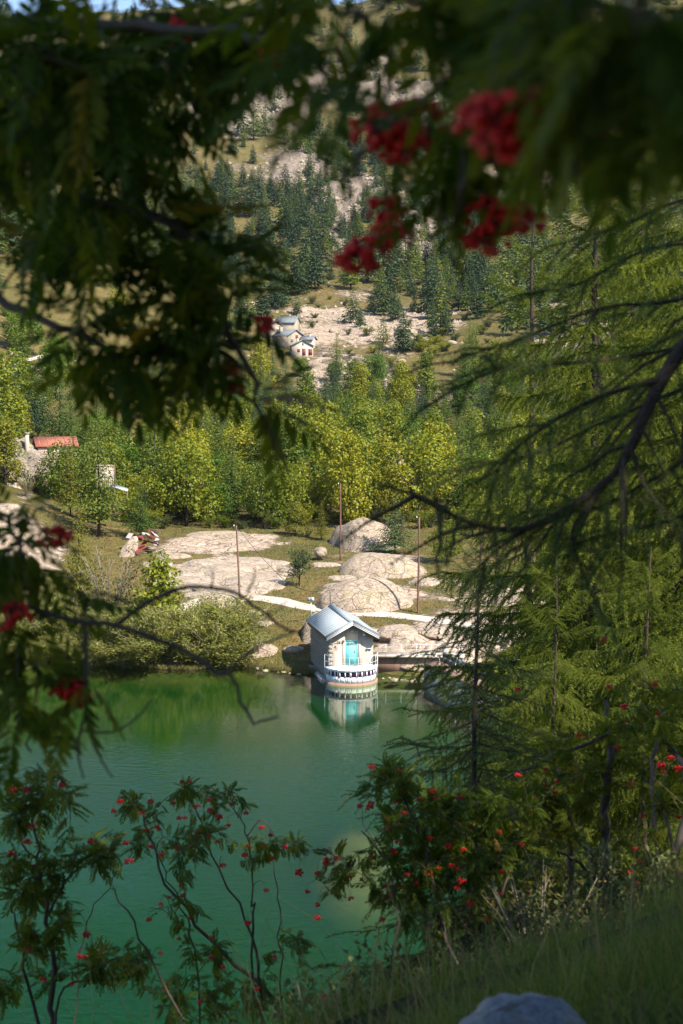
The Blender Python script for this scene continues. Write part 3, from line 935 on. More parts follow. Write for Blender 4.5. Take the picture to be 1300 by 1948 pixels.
def bush_mesh(seed, n=1500, leaf=0.05, stems=10, upright=0.6, narrow=0.4):
    """unit-height multi-stemmed bush: leaves set along radiating shoots"""
    rs = np.random.default_rng(seed)
    C = []; D = []; tb = MB()
    per = n // (stems * 5)
    for s in range(stems):
        th = s * 2.4 + rs.random(); out = (0.25 + 0.5 * rs.random()) * (1.15 - upright)
        top = np.array([math.cos(th) * out, math.sin(th) * out, 0.72 + 0.28 * rs.random()])
        mid = np.array([math.cos(th) * out * 0.35, math.sin(th) * out * 0.35, top[2] * 0.5])
        c = lerp_curve([[0.04 * math.cos(th), 0.04 * math.sin(th), -0.03], mid, top], 9)
        tb.tube(c, np.linspace(0.010, 0.002, 9), 5)
        for b in range(5):
            i0 = 2 + int(rs.random() * 6)
            d = rs.normal(size=3) * 0.5 + np.array([math.cos(th) * 0.5, math.sin(th) * 0.5, 0.8])
            d /= np.linalg.norm(d)
            e = c[min(i0, 8)] + d * (0.12 + 0.16 * rs.random())
            tb.tube(np.array([c[min(i0, 8)], e]), [0.003, 0.001], 3, cap=False)
            t = rs.random(per)[:, None]
            C.append(c[min(i0, 8)] * (1 - t) + e * t + rs.normal(size=(per, 3)) * 0.045)
            dd = rs.normal(size=(per, 3)) * 0.7 + d; D.append(dd)
    C = np.vstack(C); D = np.vstack(D)
    C[:, 2] = np.maximum(C[:, 2], 0.01)
    up = rs.normal(size=C.shape) * 0.6; up[:, 2] += 1
    mb = MB(); leaf_quads(mb, C, D, up, leaf * (0.7 + 0.6 * rs.random(len(C))), leaf * narrow * (0.8 + 0.4 * rs.random(len(C))))
    return mb, tb


# shared crowns ------------------------------------------------------
ME = {}
ME['trunk_c'] = [trunk_mb(0.97, 0.014, 6, 0.004, i).mesh('trunk', M['bark']) for i in range(2)]
ME['spruce'] = [conifer_mesh(200 + i, 16, 10, 0.23 + 0.02 * (i % 2), 0.5, 0.5, 9, 1.15).mesh('crown', M['spruce']) for i in range(5)]
ME['mlarch'] = [conifer_mesh(220 + i, 17, 8, 0.19, 0.2, 0.6, 7, 0.95).mesh('crown', M['mlarch']) for i in range(4)]
ME['ylarch'] = [conifer_mesh(230 + i, 26, 11, 0.21, 0.15, 0.7, 20, 0.42).mesh('crown', M['mlarch_y']) for i in range(2)]
ME['blarch'] = [conifer_mesh(240 + i, 28, 12, 0.24, 0.15, 0.7, 22, 0.42).mesh('crown', M['mlarch']) for i in range(2)]
ME['bspruce'] = [conifer_mesh(250 + i, 22, 13, 0.30, 0.4, 0.6, 20, 0.58).mesh('crown', M['spruce']) for i in range(3)]
TREES = {}
for key, mat, shape, nn, leaf, cnt in [('broad', 'broad', 'round', 2600, 0.034, 4), ('tall', 'broad', 'tall', 2200, 0.030, 4), ('dense', 'broad_g', 'round', 4200, 0.032, 3),
                                       ('yellow', 'broad_y', 'tall', 2400, 0.030, 3), ('sycamore', 'broad', 'tall', 1500, 0.040, 1), ('vase', 'bush_dk', 'vase', 1300, 0.034, 1)]:
    TREES[key] = []
    for i in range(cnt):
        c, t = broad_mesh(300 + 17 * i + len(key), int(nn * 1.35), leaf * 0.95, shape)
        TREES[key].append((c.mesh('crown', M[mat]), t.mesh('trunk', M['bark'])))
BUSH = {}
for key, mat, nn, leaf, st, upr, nar, cnt, bk in [('willow', 'willow', 3600, 0.060, 22, 0.25, 0.30, 3, 'bark_grey'), ('dark', 'bush_dk', 1500, 0.06, 14, 0.35, 0.6, 3, 'bark'),
                                                  ('brown', 'bush_br', 1500, 0.035, 16, 0.55, 0.5, 1, 'bark_grey'), ('green', 'broad', 1400, 0.065, 14, 0.3, 0.6, 3, 'bark')]:
    BUSH[key] = []
    for i in range(cnt):
        c, t = bush_mesh(400 + 13 * i + len(key), nn, leaf, st, upr, nar)
        BUSH[key].append((c.mesh('crown', M[mat]), t.mesh('stems', M[bk])))


def conifer(kind, x, y, z, h, label, group=None, name='spruce_tree', wide=1.0, tb=0):
    r = thing(name, label, 'tree', (x, y, z), random.uniform(0, 6.28), group)
    r.scale = (h * wide, h * wide, h)
    place('trunk', ME['trunk_c'][tb], r)
    place('crown', random.choice(ME[kind]), r)
    return r


def broadleaf(kind, x, y, z, h, label, group=None, name='broadleaf_tree', wide=1.0, cat='tree', bush=False):
    r = thing(name, label, cat, (x, y, z), random.uniform(0, 6.28), group)
    r.scale = (h * wide, h * wide, h)
    c, t = random.choice((BUSH if bush else TREES)[kind])
    place('stems' if bush else 'trunk', t, r)
    place('crown' if not bush else 'foliage', c, r)
    return r


def px_tree(px, py_top, Y, base_py=None):
    """ground point for a tree at column px and distance Y and its height so that it reaches py_top"""
    x = (px - 650) / F_PX * (Y * 1.0)
    z = hz(x, Y)
    top = at(px, py_top, Y)
    x = top[0]
    return x, Y, z - 0.1, max(0.8, top[2] - z + 0.1)


# the trees one can name, around the far shore
T = [
    ('c', 'blarch', 185, 770, 160, 'larch_tree', 'tall green larch left of the rusty roofed hut', 0.95),
    ('c', 'blarch', 266, 905, 161, 'larch_tree', 'green larch right of the rusty roofed hut', 1.1),
    ('c', 'ylarch', 148, 945, 128, 'larch_tree', 'yellowing larch beside the brown bush', 0.85),
    ('c', 'ylarch', 132, 830, 168, 'larch_tree', 'yellow green larch in front of the weathered crag', 0.9),
    ('b', 'dense', 340, 872, 180, 'ash_tree', 'broad dense green tree behind the whaleback, left one', 1.15),
    ('b', 'dense', 410, 905, 178, 'ash_tree', 'dense green tree behind the whaleback, right one', 1.15),
    ('b', 'tall', 470, 880, 185, 'broadleaf_tree', 'slim green tree behind the middle of the whaleback', 1.1),
    ('b', 'broad', 515, 905, 178, 'broadleaf_tree', 'light green tree behind the right end of the whaleback', 1.1),
    ('b', 'yellow', 562, 950, 165, 'broadleaf_tree', 'round yellow green tree right of the whaleback', 1.35),
    ('c', 'ylarch', 612, 950, 163, 'larch_tree', 'yellow larch left of the middle pole', 1.0),
    ('b', 'broad', 585, 860, 200, 'broadleaf_tree', 'green tree behind the round yellow green tree', 1.1),
    ('b', 'tall', 690, 925, 195, 'broadleaf_tree', 'low bright green tree right of the middle pole', 1.5),
    ('b', 'dense', 750, 888, 203, 'broadleaf_tree', 'round green tree below the smooth rock knob', 1.1),
    ('c', 'bspruce', 752, 935, 153, 'spruce_tree', 'dark spreading spruce above the sloping slab', 1.15),
    ('b', 'broad', 850, 990, 148, 'broadleaf_tree', 'leafy green tree behind the tall right pole', 1.1),
    ('b', 'yellow', 815, 940, 175, 'broadleaf_tree', 'yellow green tree between the dark spruce and the right pole', 1.1),
    ('b', 'broad', 900, 930, 165, 'broadleaf_tree', 'green tree behind the tip of the young larch', 1.2),
    ('b', 'sycamore', 303, 1043, 117.5, 'broadleaf_tree', 'young tree with a yellow top standing in the willow scrub', 1.15),
    ('b', 'vase', 570, 1034, 136, 'small_tree', 'small vase shaped tree alone on the grass between the poles', 1.2),
    ('c', 'bspruce', 735, 735, 300, 'spruce_tree', 'dark spruce right of the hamlet terraces', 1.0),
    ('c', 'bspruce', 805, 742, 295, 'spruce_tree', 'broad dark spruce below the lone terrace', 1.1),
    ('c', 'bspruce', 845, 790, 265, 'spruce_tree', 'dark spruce above the yellow green trees at the right', 1.0),
    ('c', 'bspruce', 640, 725, 310, 'spruce_tree', 'dark spruce straight below the pink terraces', 0.9),
    ('b', 'dense', 712, 672, 330, 'broadleaf_tree', 'dark round tree at the right end of the terraces', 1.1),
    ('b', 'dense', 572, 680, 345, 'broadleaf_tree', 'dark green tree just below the red shuttered house', 1.25),
    ('b', 'dense', 635, 690, 338, 'broadleaf_tree', 'grey green round tree below the longest terrace', 1.2),
    ('b', 'dense', 105, 635, 262, 'broadleaf_tree', 'round dark tree alone on the dry slope beside the footpath', 0.95),
    ('b', 'dense', 40, 580, 300, 'broadleaf_tree', 'dark tree on the dry slope above the footpath', 1.2),
]
YELLOW_TOP = None
for k, kind, px, pt, Y, nm, lab, wide in T:
    x, y, z, h = px_tree(px, pt, Y)
    if k == 'c': conifer(kind, x, y, z, h, lab, name=nm, wide=wide)
    else: broadleaf(kind, x, y, z, h, lab, name=nm, wide=wide)
# brown multi-stemmed bush and willow scrub on the left shore
x, y, z, h = px_tree(207, 1040, 119)
broadleaf('brown', x, y, z, h, 'brownish many stemmed bush left of the young tree', name='bush', wide=0.9, cat='bush', bush=True)
WI = -1
WILLOW = ['willow bush at the left of the yellowing larch trunk', 'willow bush below the yellowing larch', 'willow bush at the foot of the brown bush', 'willow bush between the brown bush and the young tree',
          'willow bush hiding the foot of the young yellow topped tree', 'willow bush just right of the young yellow topped tree', 'tall willow bush left of the left pole', 'willow bush in front of the left pole',
          'willow bush at the foot of the left pole', 'spreading willow at the waterline below the young tree', 'spreading willow at the waterline left of the left pole', 'spreading willow at the waterline below the brown bush',
          'rightmost spreading willow at the waterline', 'spreading willow at the waterline under the gap beside the brown bush', 'spreading willow at the waterline below the yellowing larch', 'small willow at the right end of the scrub beside the small flat rock',
          'willow bush below the leaning rock slab', 'willow bush at the left end of the scrub', 'waterline willow below the leaning rock slab', 'waterline willow near the left edge', 'waterline willow leftmost at the left edge']
for px, pt, Y, w in [(110, 1120, 119, 1.3), (160, 1165, 117, 1.3), (215, 1160, 116, 1.5), (255, 1150, 115.2, 1.4), (300, 1165, 114.5, 1.6), (345, 1150, 115.5, 1.5), (385, 1132, 116.5, 1.3), (410, 1160, 114.8, 1.5),
                     (440, 1140, 116.5, 1.2), (330, 1200, 113.8, 2.2), (380, 1205, 113.8, 2.2), (280, 1205, 113.8, 2.2), (430, 1205, 114, 1.8), (230, 1210, 114.2, 2.0), (180, 1205, 114.6, 2.0), (465, 1185, 115.5, 1.0),
                     (60, 1120, 118, 1.4), (20, 1150, 115, 1.5), (130, 1210, 115, 1.8), (80, 1205, 114.5, 1.8), (30, 1215, 112.5, 1.6)]:
    WI += 1
    x, y, z, h = px_tree(px, pt, Y)
    broadleaf('willow', x, y, min(z, 0.6), h, WILLOW[WI % len(WILLOW)], 'willow bushes along the left shore', 'willow_bush', w, 'bush', True)


# woods between the shore and the hamlet
def scatter(n, px0, px1, Y0, Y1, gap, dens, seed, tries=40):
    rs = np.random.default_rng(seed)
    out = []
    cells = {}
    for _ in range(n * tries):
        px = rs.uniform(px0, px1); Y = Y0 * (Y1 / Y0) ** rs.random()
        x = (px - 650) / F_PX * Y
        if rs.random() > dens(px, Y): continue
        c = (int(x // gap), int(Y // gap)); ok = True
        for a in (-1, 0, 1):
            for b in (-1, 0, 1):
                for (xx, yy) in cells.get((c[0] + a, c[1] + b), ()):
                    if (xx - x) ** 2 + (yy - Y) ** 2 < gap * gap: ok = False
        if not ok: continue
        cells.setdefault(c, []).append((x, Y)); out.append((x, Y, px))
        if len(out) >= n: break
    P = np.array(out)
    return P[:, 0], P[:, 1], height(P[:, 0], P[:, 1]), P[:, 2]


def d_woods(px, Y):
    if px < 240 and Y < 175: return 0.0
    if 10 < px < 125 and Y < 200: return 0.0
    if px < 330 and Y > 235: return 0.30 if px > 230 else 0.12
    if 690 < px < 830 and Y < 205: return 0.12
    if 700 < px < 790 and 190 < Y < 214: return 0.0
    if 520 < px < 830 and Y > 310: return 0.22
    return 1.0


WX, WY, WZ, WPX = scatter(380, -60, 1330, 172, 352, 3.7, d_woods, 5)
for x, y, z, px in zip(WX, WY, WZ, WPX):
    r = random.random()
    if y > 215 and r < (0.36 if y > 255 else 0.24):
        conifer('bspruce', x, y, z - 0.2, random.uniform(7, 12), 'dark spruce, ' + wood_zone(px, y), 'dark spruces among the woods below the hamlet', wide=1.0)
    elif r < 0.46:
        broadleaf('broad', x, y, z - 0.2, random.uniform(5, 12), 'light green tree, ' + wood_zone(px, y), 'broadleaf trees in the woods below the hamlet', wide=random.uniform(0.95, 1.25))
    elif r < 0.56:
        broadleaf('dense', x, y, z - 0.2, random.uniform(6, 9), 'deep green tree, ' + wood_zone(px, y), 'deep green trees in the woods below the hamlet', wide=random.uniform(1, 1.25))
    elif r < 0.68:
        broadleaf('tall', x, y, z - 0.2, random.uniform(7, 14), 'slender tree, ' + wood_zone(px, y), 'slender trees in the woods below the hamlet', wide=random.uniform(0.95, 1.2))
    elif r < 0.76:
        broadleaf('yellow', x, y, z - 0.2, random.uniform(6, 9.5), 'yellow green tree, ' + wood_zone(px, y), 'yellowing trees in the woods below the hamlet', wide=random.uniform(1, 1.25))
    else:
        conifer('blarch', x, y, z - 0.2, random.uniform(8, 15), 'feathery larch, ' + wood_zone(px, y), 'larches in the woods below the hamlet', 'larch_tree', 1.0)
# bushes on the open slope round the hamlet and on the dry slope at the left
def d_bush(px, Y):
    return 0.0 if (500 < px < 640 and 340 < Y < 400) else (1.0 if (px < 420 or px > 560) else 0.4)


BX, BY, BZ, _ = scatter(290, -40, 1000, 225, 520, 3.6, d_bush, 6)
for x, y, z in zip(BX, BY, BZ):
    kd = random.choice(['dark', 'green', 'green', 'dark', 'dark'])
    broadleaf(kd, x, y, z - 0.1, random.uniform(1.2, 2.8), {'dark': 'dull green bush ', 'green': 'bright green bush '}[kd] + mtn_zone(650 + F_PX * x / y, y, z),
              {'dark': 'dull bushes on the dry slope', 'green': 'bright bushes on the dry slope'}[kd], 'bush', random.uniform(1.2, 1.9), 'bush', True)
for px, py in [(795, 650), (812, 660), (830, 655), (800, 668), (780, 668), (822, 675), (845, 668), (838, 640)]:
    g = ground_hit(px, py)
    broadleaf('green', g[0], g[1], g[2] - 0.2, 2.6, 'bright green bush in the patch right of the largest boulder', 'bright green patch of bushes right of the boulders', 'bush', 2.0, 'bush', True)

for i in range(46):
    px = -20 + i * 22 + random.uniform(-8, 8); Y = random.uniform(170, 182)
    if 700 < px < 800: continue
    x = (px - 650) / F_PX * Y; kd = random.choice(['green', 'green', 'dark', 'brown'])
    broadleaf(kd, x, Y, hz(x, Y) - 0.1, random.uniform(1.2, 3.0), 'low bush, ' + wood_zone(px, Y), 'undergrowth along the front of the woods', 'bush', random.uniform(1.0, 1.5), 'bush', True)
rs = np.random.default_rng(31)
px = rs.uniform(60, 1000, 60000); Y = 114 + 70 * rs.random(60000) ** 1.3
x = (px - 650) / F_PX * Y
keep = (rockness(x, Y) + rs.normal(size=len(x)) * 0.06 < 0.44) & (Y > np.interp(px, _spx, _sY) + 0.6)
x, Y = x[keep][:22000], Y[keep][:22000]
C = np.c_[x, Y, height(x, Y) - 0.02]; D = rs.normal(size=C.shape) * 0.6; D[:, 2] = 0.8
mb = MB(); leaf_quads(mb, C, D, np.tile([0, -1.0, 0.4], (len(C), 1)) + rs.normal(size=C.shape) * 0.4, rs.uniform(0.08, 0.26, len(C)), 0.09)
tag(mb.build('meadow_grass', M['reed']), 'short dry grass tufts between the rocks of the far shore', 'grass', kind='stuff')

# conifers of the mountainside
def d_mtn(px, Y):
    x = (px - 650) / F_PX * Y
    b = at(px, 700, Y)
    z = float(_base(np.array([x]), np.array([Y]))[0])
    _, py = _pxpy(np.array([x]), np.array([Y]), np.array([z])); py = float(py[0])
    rk = float(rockness(np.array([x]), np.array([Y]))[0])
    d = 1.0
    if 500 < px < 640 and 600 < py < 720: return 0.0
    if py > 560: d = 0.25 if px < 700 else 0.4
    if 520 < px < 860 and py > 590: d = 0.45
    if px < 330 and py > 520: d = 0.08
    if 120 < py < 235 and 400 < px < 640: d *= 0.35
    return d * (1 - 0.75 * float(sstep(0.45, 0.85, rk))) * (0.35 + 0.65 * float(sstep(-0.15, 0.25, fbm(np.array([x * 0.02]), np.array([Y * 0.012]), 3, 91)[0])))


CX, CY, CZ, CPX = scatter(2700, -120, 1420, 372, 1240, 4.0, d_mtn, 9, 26)
order = np.argsort(CY)
stuffC = MB(); stuffL = MB()
lite = conifer_mesh(270, 12, 7, 0.22, 0.4, 0.5, 5, 1.6)
lv = np.vstack(lite.v); lt = np.vstack(lite.t)
ns = nl = 0
for i in order:
    x, y, z, px = CX[i], CY[i], CZ[i], CPX[i]
    h = random.choice((6, 9, 11, 13, 16)) * random.uniform(0.85, 1.15) * (1.0 if y < 800 else 1.2)
    central = 370 < px < 930
    if random.random() < 0.62:
        if ns < 295 and central:
            conifer('spruce', x, y, z - 0.3, h, 'dark conifer, ' + mtn_zone(px, y, z), 'dark conifers on the mountainside', 'spruce_tree', random.uniform(0.9, 1.25)); ns += 1
            continue
    elif nl < 290 and central:
        conifer('mlarch', x, y, z - 0.3, h, 'light larch, ' + mtn_zone(px, y, z), 'light green larches on the mountainside', 'larch_tree', random.uniform(0.9, 1.3)); nl += 1
        continue
    th = random.uniform(0, 6.28); c, s = math.cos(th), math.sin(th); wd = random.uniform(0.9, 1.3)
    (stuffC if random.random() < 0.6 else stuffL).add(np.c_[(lv[:, 0] * c - lv[:, 1] * s) * h * wd + x, (lv[:, 0] * s + lv[:, 1] * c) * h * wd + y, lv[:, 2] * h + z - 0.3], tris=lt)
tag(stuffC.build('distant_forest', M['spruce']), 'rest of the dark conifer forest on the flanks and top of the mountain', 'forest', kind='stuff')
tag(stuffL.build('distant_larch_forest', M['mlarch']), 'rest of the lighter larch forest on the flanks and top of the mountain', 'forest', kind='stuff')

# ------------------------------------------------------------------ materials of the buildings
M['plaster'] = mat_solid('beige_plaster', (0.42, 0.37, 0.31), 0.9, 0.1, 0.16, 2.2, bump=0.3, bd=0.01, streak=True)
M['stonewall'] = mat_rock('masonry_stone', (0.36, 0.33, 0.30), 6.0, 0.01, 0.03)
M['mortar'] = mat_solid('lime_mortar', (0.30, 0.27, 0.235), 0.95, 0.1, 0.2, 8)
M['zinc'] = mat_solid('zinc_roof', (0.30, 0.345, 0.375), 0.55, 0.3, 0.12, 1.5, metal=0.0, bump=0.1, streak=True)
M['dark_metal'] = mat_solid('dark_metal', (0.07, 0.075, 0.085), 0.5, 0.4, 0.2, 5)
M['slate_grey'] = mat_solid('grey_flashing', (0.20, 0.235, 0.265), 0.5, 0.4, 0.15, 5)
M['white'] = mat_solid('white_paint', (0.76, 0.77, 0.78), 0.55, 0.3, 0.06, 4, bump=0.1)
M['panel'] = mat_solid('pale_grey_paint', (0.58, 0.62, 0.66), 0.6, 0.3, 0.10, 3, bump=0.1, streak=True)
M['turq'] = mat_solid('turquoise_paint', (0.20, 0.60, 0.62), 0.5, 0.35, 0.08, 2.5, bump=0.1, streak=True)
M['turq_frame'] = mat_solid('pale_turquoise_frame', (0.26, 0.62, 0.62), 0.5, 0.35, 0.06, 4)
M['pane'] = mat_solid('dark_purple_pane', (0.040, 0.010, 0.045), 0.25, 0.25, 0.4, 2.5, bump=0.0)
M['rust_conc'] = mat_solid('rust_stained_concrete', (0.30, 0.19, 0.145), 0.9, 0.1, 0.35, 3, streak=True)
M['concrete'] = mat_solid('grey_concrete', (0.26, 0.26, 0.255), 0.9, 0.15, 0.25, 1.2, bump=0.4, bd=0.02, streak=True)
M['pale_conc'] = mat_solid('pale_concrete', (0.56, 0.50, 0.45), 0.9, 0.15, 0.12, 1.5)
M['pole'] = mat_solid('pole_wood', (0.17, 0.105, 0.075), 0.85, 0.1, 0.3, 5, bump=0.5, streak=True)
M['pole_red'] = mat_solid('reddish_pole_wood', (0.155, 0.085, 0.062), 0.85, 0.1, 0.3, 5, bump=0.5, streak=True)
M['porcelain'] = mat_solid('porcelain', (0.6, 0.6, 0.6), 0.3, 0.5, 0.1, 5)
M['wire'] = mat_solid('dark_cable', (0.03, 0.03, 0.035), 0.6, 0.2, 0.1, 5)
M['white_wall'] = mat_solid('white_render', (0.43, 0.36, 0.30), 0.9, 0.1, 0.18, 0.9, streak=True)
M['rubble'] = mat_rock('rubble_wall', (0.40, 0.34, 0.28), 2.2, 0.03, 0.08)
M['slate'] = mat_solid('slate_roof', (0.15, 0.17, 0.19), 0.7, 0.3, 0.25, 1.5)
M['shutter'] = mat_solid('red_brown_shutter', (0.17, 0.035, 0.03), 0.6, 0.3, 0.2, 3)
M['redroof'] = mat_solid('rusty_red_sheet', (0.33, 0.125, 0.085), 0.7, 0.3, 0.35, 1.6, streak=True)
M['rustroof'] = mat_solid('streaked_rusty_sheet', (0.46, 0.36, 0.33), 0.6, 0.3, 0.35, 2.2, streak=True)
M['sheet_red'] = mat_solid('red_sheet', (0.17, 0.03, 0.028), 0.7, 0.3, 0.35, 2)
M['sheet_white'] = mat_solid('pale_sheet', (0.34, 0.30, 0.29), 0.6, 0.3, 0.2, 2)
M['timber'] = mat_solid('weathered_timber', (0.16, 0.11, 0.08), 0.85, 0.1, 0.3, 4)
M['glass_blue'] = mat_solid('bluish_window', (0.08, 0.13, 0.15), 0.1, 0.5, 0.2, 2)

# ------------------------------------------------------------------ the valve house at the water
HX, HY, HRZ = 0.72, 108.2, math.radians(12.5)
FL = 1.15
house = thing('valve_house', 'small stone house with turquoise door and metal roof at the water edge', 'house', (HX, HY, 0), HRZ)
W2, HL = 1.75, 6.2


def zr(x): return 4.42 - 0.55 * abs(x)


# facade in three pieces around the door opening
DX0, DX1, DZ = -0.46, 0.57, 3.12
mb = MB()
mb.prism([(-W2, -1.2), (DX0, -1.2), (DX0, zr(DX0)), (-W2, zr(W2))], 0, 0.3)
mb.prism([(DX1, -1.2), (W2, -1.2), (W2, zr(W2)), (DX1, zr(DX1))], 0, 0.3)
mb.prism([(DX0, DZ), (DX1, DZ), (DX1, zr(DX1)), (0, zr(0)), (DX0, zr(DX0))], 0.0, 0.3)
mb.prism([(DX0, -1.2), (DX1, -1.2), (DX1, FL - 0.01), (DX0, FL - 0.01)], 0.0, 0.3)
mb.build('facade', M['plaster'], house)
mb = MB()
for x0, x1, z0, z1 in [(-0.66, DX0 - 0.04, FL, 3.2), (DX1 + 0.04, 0.78, FL, 3.2)]:
    mb.box(((x0 + x1) / 2, -0.012, (z0 + z1) / 2), (x1 - x0, 0.03, z1 - z0))
mb.build('door_surround', mat_solid('lighter_plaster', (0.46, 0.41, 0.35), 0.9, 0.1, 0.12, 2, streak=True), house)
# quoins
for i in range(7):
    z0 = FL + 0.02 + i * 0.325
    mb = MB(); w = 0.36 if i % 2 else 0.28
    if z0 + 0.31 < zr(W2):
        mb.box((-W2 + w / 2 - 0.01, 0.0, z0 + 0.155), (w, 0.05, 0.305)); mb.build('quoin', M['stonewall'], house)
# side and back walls
mb = MB(); mb.box((-W2 + 0.16, 0.3 + HL / 2, (zr(W2) - 1.2) / 2), (0.30, HL - 0.02, zr(W2) + 1.2)); mb.box((W2 - 0.16, 0.3 + HL / 2, (zr(W2) - 1.2) / 2), (0.30, HL - 0.02, zr(W2) + 1.2))
mb.prism([(-W2, -1.2), (W2, -1.2), (W2, zr(W2)), (0, zr(0)), (-W2, zr(W2))], HL + 0.3, HL + 0.6)
mb.build('side_wall', M['mortar'], house)
mb = MB()
for side in (-1, 1):
    z = -0.3
    while z < zr(W2) - 0.12:
        hh = random.uniform(0.14, 0.26); y = 0.02
        hh = min(hh, zr(W2) - 0.02 - z)
        while y < HL + 0.5:
            w = random.uniform(0.2, 0.55)
            p = random.uniform(0.02, 0.07)
            mb.box((side * (W2 + p / 2 - 0.01), y + w / 2, z + hh / 2), (p + 0.02, w - 0.03, hh - 0.03), Matrix.Rotation(random.uniform(-.06, .06), 3, 'X'))
            y += w
        z += hh
tag(mb.build('stonework', M['stonewall'], house), kind='stuff')
# footing ledge
mb = MB(); mb.box((-W2 - 0.25, 2.9, 0.0), (0.5, 6.4, 0.34)); mb.build('footing', M['concrete'], house)
# roof
FO, BO, SO = 0.68, 0.25, 0.32
roofL = HL + 0.6 + FO + BO
RT = 0.40
for side in (-1, 1):
    mb = MB()
    x1 = W2 + SO
    mb.prism([(0, zr(0) + RT - 0.06), (side * x1, zr(x1) + RT - 0.06), (side * x1, zr(x1) + RT), (0, zr(0) + RT)], -FO, HL + 0.6 + BO)
    mb.prism([(0, zr(0)), (side * x1, zr(x1)), (side * x1, zr(x1) + 0.05), (0, zr(0) + 0.05)], -FO + 0.06, HL + 0.6 + BO - 0.03, m=1)
    mb.build('roof', [M['zinc'], M['timber']], house)
    n_s = 14
    mb = MB()
    for i in range(n_s):
        y = -FO + 0.05 + (roofL - 0.1) * i / (n_s - 1)
        mb.prism([(side * 0.12, zr(0.12) + RT + 0.001), (side * x1, zr(x1) + RT + 0.001), (side * x1, zr(x1) + RT + 0.035), (side * 0.12, zr(0.12) + RT + 0.035)], y - 0.018, y + 0.018)
    mb.build('standing_seam', M['zinc'], house)
    # barge boards: thin stripes of white and dark
    zz = [0.0, 0.055, 0.115, 0.17, 0.23, 0.285, RT + 0.02]
    mats = ['white', 'dark_metal', 'white', 'dark_metal', 'white', 'slate_grey']
    for j in range(6):
        mb = MB(); k = -0.02 if j % 2 == 0 else 0.0
        if j == 5: k = -0.03
        mb.prism([(0, zr(0) + zz[j]), (side * x1, zr(x1) + zz[j]), (side * x1, zr(x1) + zz[j + 1] - 0.002), (0, zr(0) + zz[j + 1] - 0.002)], -FO - 0.05 + k, -FO - 0.001)
        mb.build('barge_board', M[mats[j]], house)
    mb = MB(); mb.box((side * (x1 + 0.03), HL / 2 + 0.15, zr(x1) + RT - 0.10), (0.05, roofL - 0.02, 0.16)); mb.build('eave_board', M['slate_grey'], house)
mb = MB()
mb.prism([(-0.30, zr(0.30) + RT + 0.04), (0, zr(0) + RT + 0.04), (0.30, zr(0.30) + RT + 0.04), (0.30, zr(0.30) + RT + 0.06), (0, zr(0) + RT + 0.075), (-0.30, zr(0.30) + RT + 0.06)], -FO - 0.06, HL + 0.6 + BO)
mb.build('ridge_cap', M['zinc'], house)
# door
mb = MB(); mb.box(((DX0 + DX1) / 2, 0.10, (FL + DZ) / 2), (DX1 - DX0 - 0.10, 0.05, DZ - FL - 0.06)); door = mb.build('door', M['turq'], house)
mb = MB()
for i in range(6):
    mb.box((DX0 + 0.09 + (i + 0.5) * 0.142, 0.07, FL + 0.86), (0.012, 0.02, 1.68))
mb.build('door_groove', M['turq_frame'], door)
mb = MB(); mb.box((DX0 + 0.025, 0.07, (FL + DZ) / 2), (0.05, 0.12, DZ - FL)); mb.box((DX1 - 0.025, 0.07, (FL + DZ) / 2), (0.05, 0.12, DZ - FL)); mb.box(((DX0 + DX1) / 2, 0.07, DZ - 0.03), (DX1 - DX0 - 0.1, 0.12, 0.06))
mb.build('door_frame', M['turq_frame'], house)
mb = MB(); mb.box(((DX0 + DX1) / 2, 0.068, 2.86), (0.80, 0.02, 0.20)); g = mb.build('vent', M['dark_metal'], door)
mb = MB()
for i in range(8):
    mb.box((DX0 + 0.13 + i * 0.109, 0.05, 2.86), (0.035, 0.02, 0.24))
mb.box(((DX0 + DX1) / 2, 0.052, 2.755), (0.86, 0.018, 0.03)); mb.box(((DX0 + DX1) / 2, 0.052, 2.965), (0.86, 0.018, 0.03))
mb.build('vent_bar', M['turq_frame'], door)
mb = MB(); mb.box((0.30, 0.055, 2.20), (0.05, 0.03, 0.20)); mb.box((0.30, 0.03, 2.21), (0.03, 0.04, 0.1)); mb.build('handle', M['dark_metal'], door)
# lamps, insulator bracket, pulley, shelf
mb = MB(); mb.box((0.06, -0.14, 3.86), (0.20, 0.10, 0.13), Matrix.Rotation(-0.4, 3, 'X')); mb.box((0.06, -0.04, 3.90), (0.05, 0.12, 0.04)); mb.build('flood_light', M['panel'], house)
mb = MB(); th = np.linspace(0, PI / 2, 6)
for i in range(5):
    r0, r1 = 0.12 * math.cos(th[i]), 0.12 * math.cos(th[i + 1]); z0, z1 = 0.13 * math.sin(th[i]), 0.13 * math.sin(th[i + 1])
    mb.tube(np.array([[1.0, -0.2, 3.50 + z0], [1.0, -0.2, 3.50 + z1 + 1e-4]]), [r0, max(r1, 0.004)], 12)
mb.tube(np.array([[1.0, -0.2, 3.62], [0.98, -0.19, 3.72], [0.96, 0.02, 3.72]]), 0.015, 6)
mb.build('dome_lamp', M['white'], house)
mb = MB()
mb.tube(np.array([[-1.25, -0.12, 3.06], [-0.55, -0.12, 3.08]]), 0.018, 6); mb.tube(np.array([[-0.98, -0.12, 2.85], [-0.98, -0.12, 3.35]]), 0.016, 6); mb.tube(np.array([[-0.64, -0.12, 2.85], [-0.64, -0.12, 3.35]]), 0.016, 6)
mb.tube(np.array([[-0.98, 0.02, 3.06], [-0.98, -0.14, 3.06]]), 0.014, 6); mb.tube(np.array([[-0.64, 0.02, 3.08], [-0.64, -0.14, 3.08]]), 0.014, 6)
br = mb.build('bracket', M['dark_metal'], house)
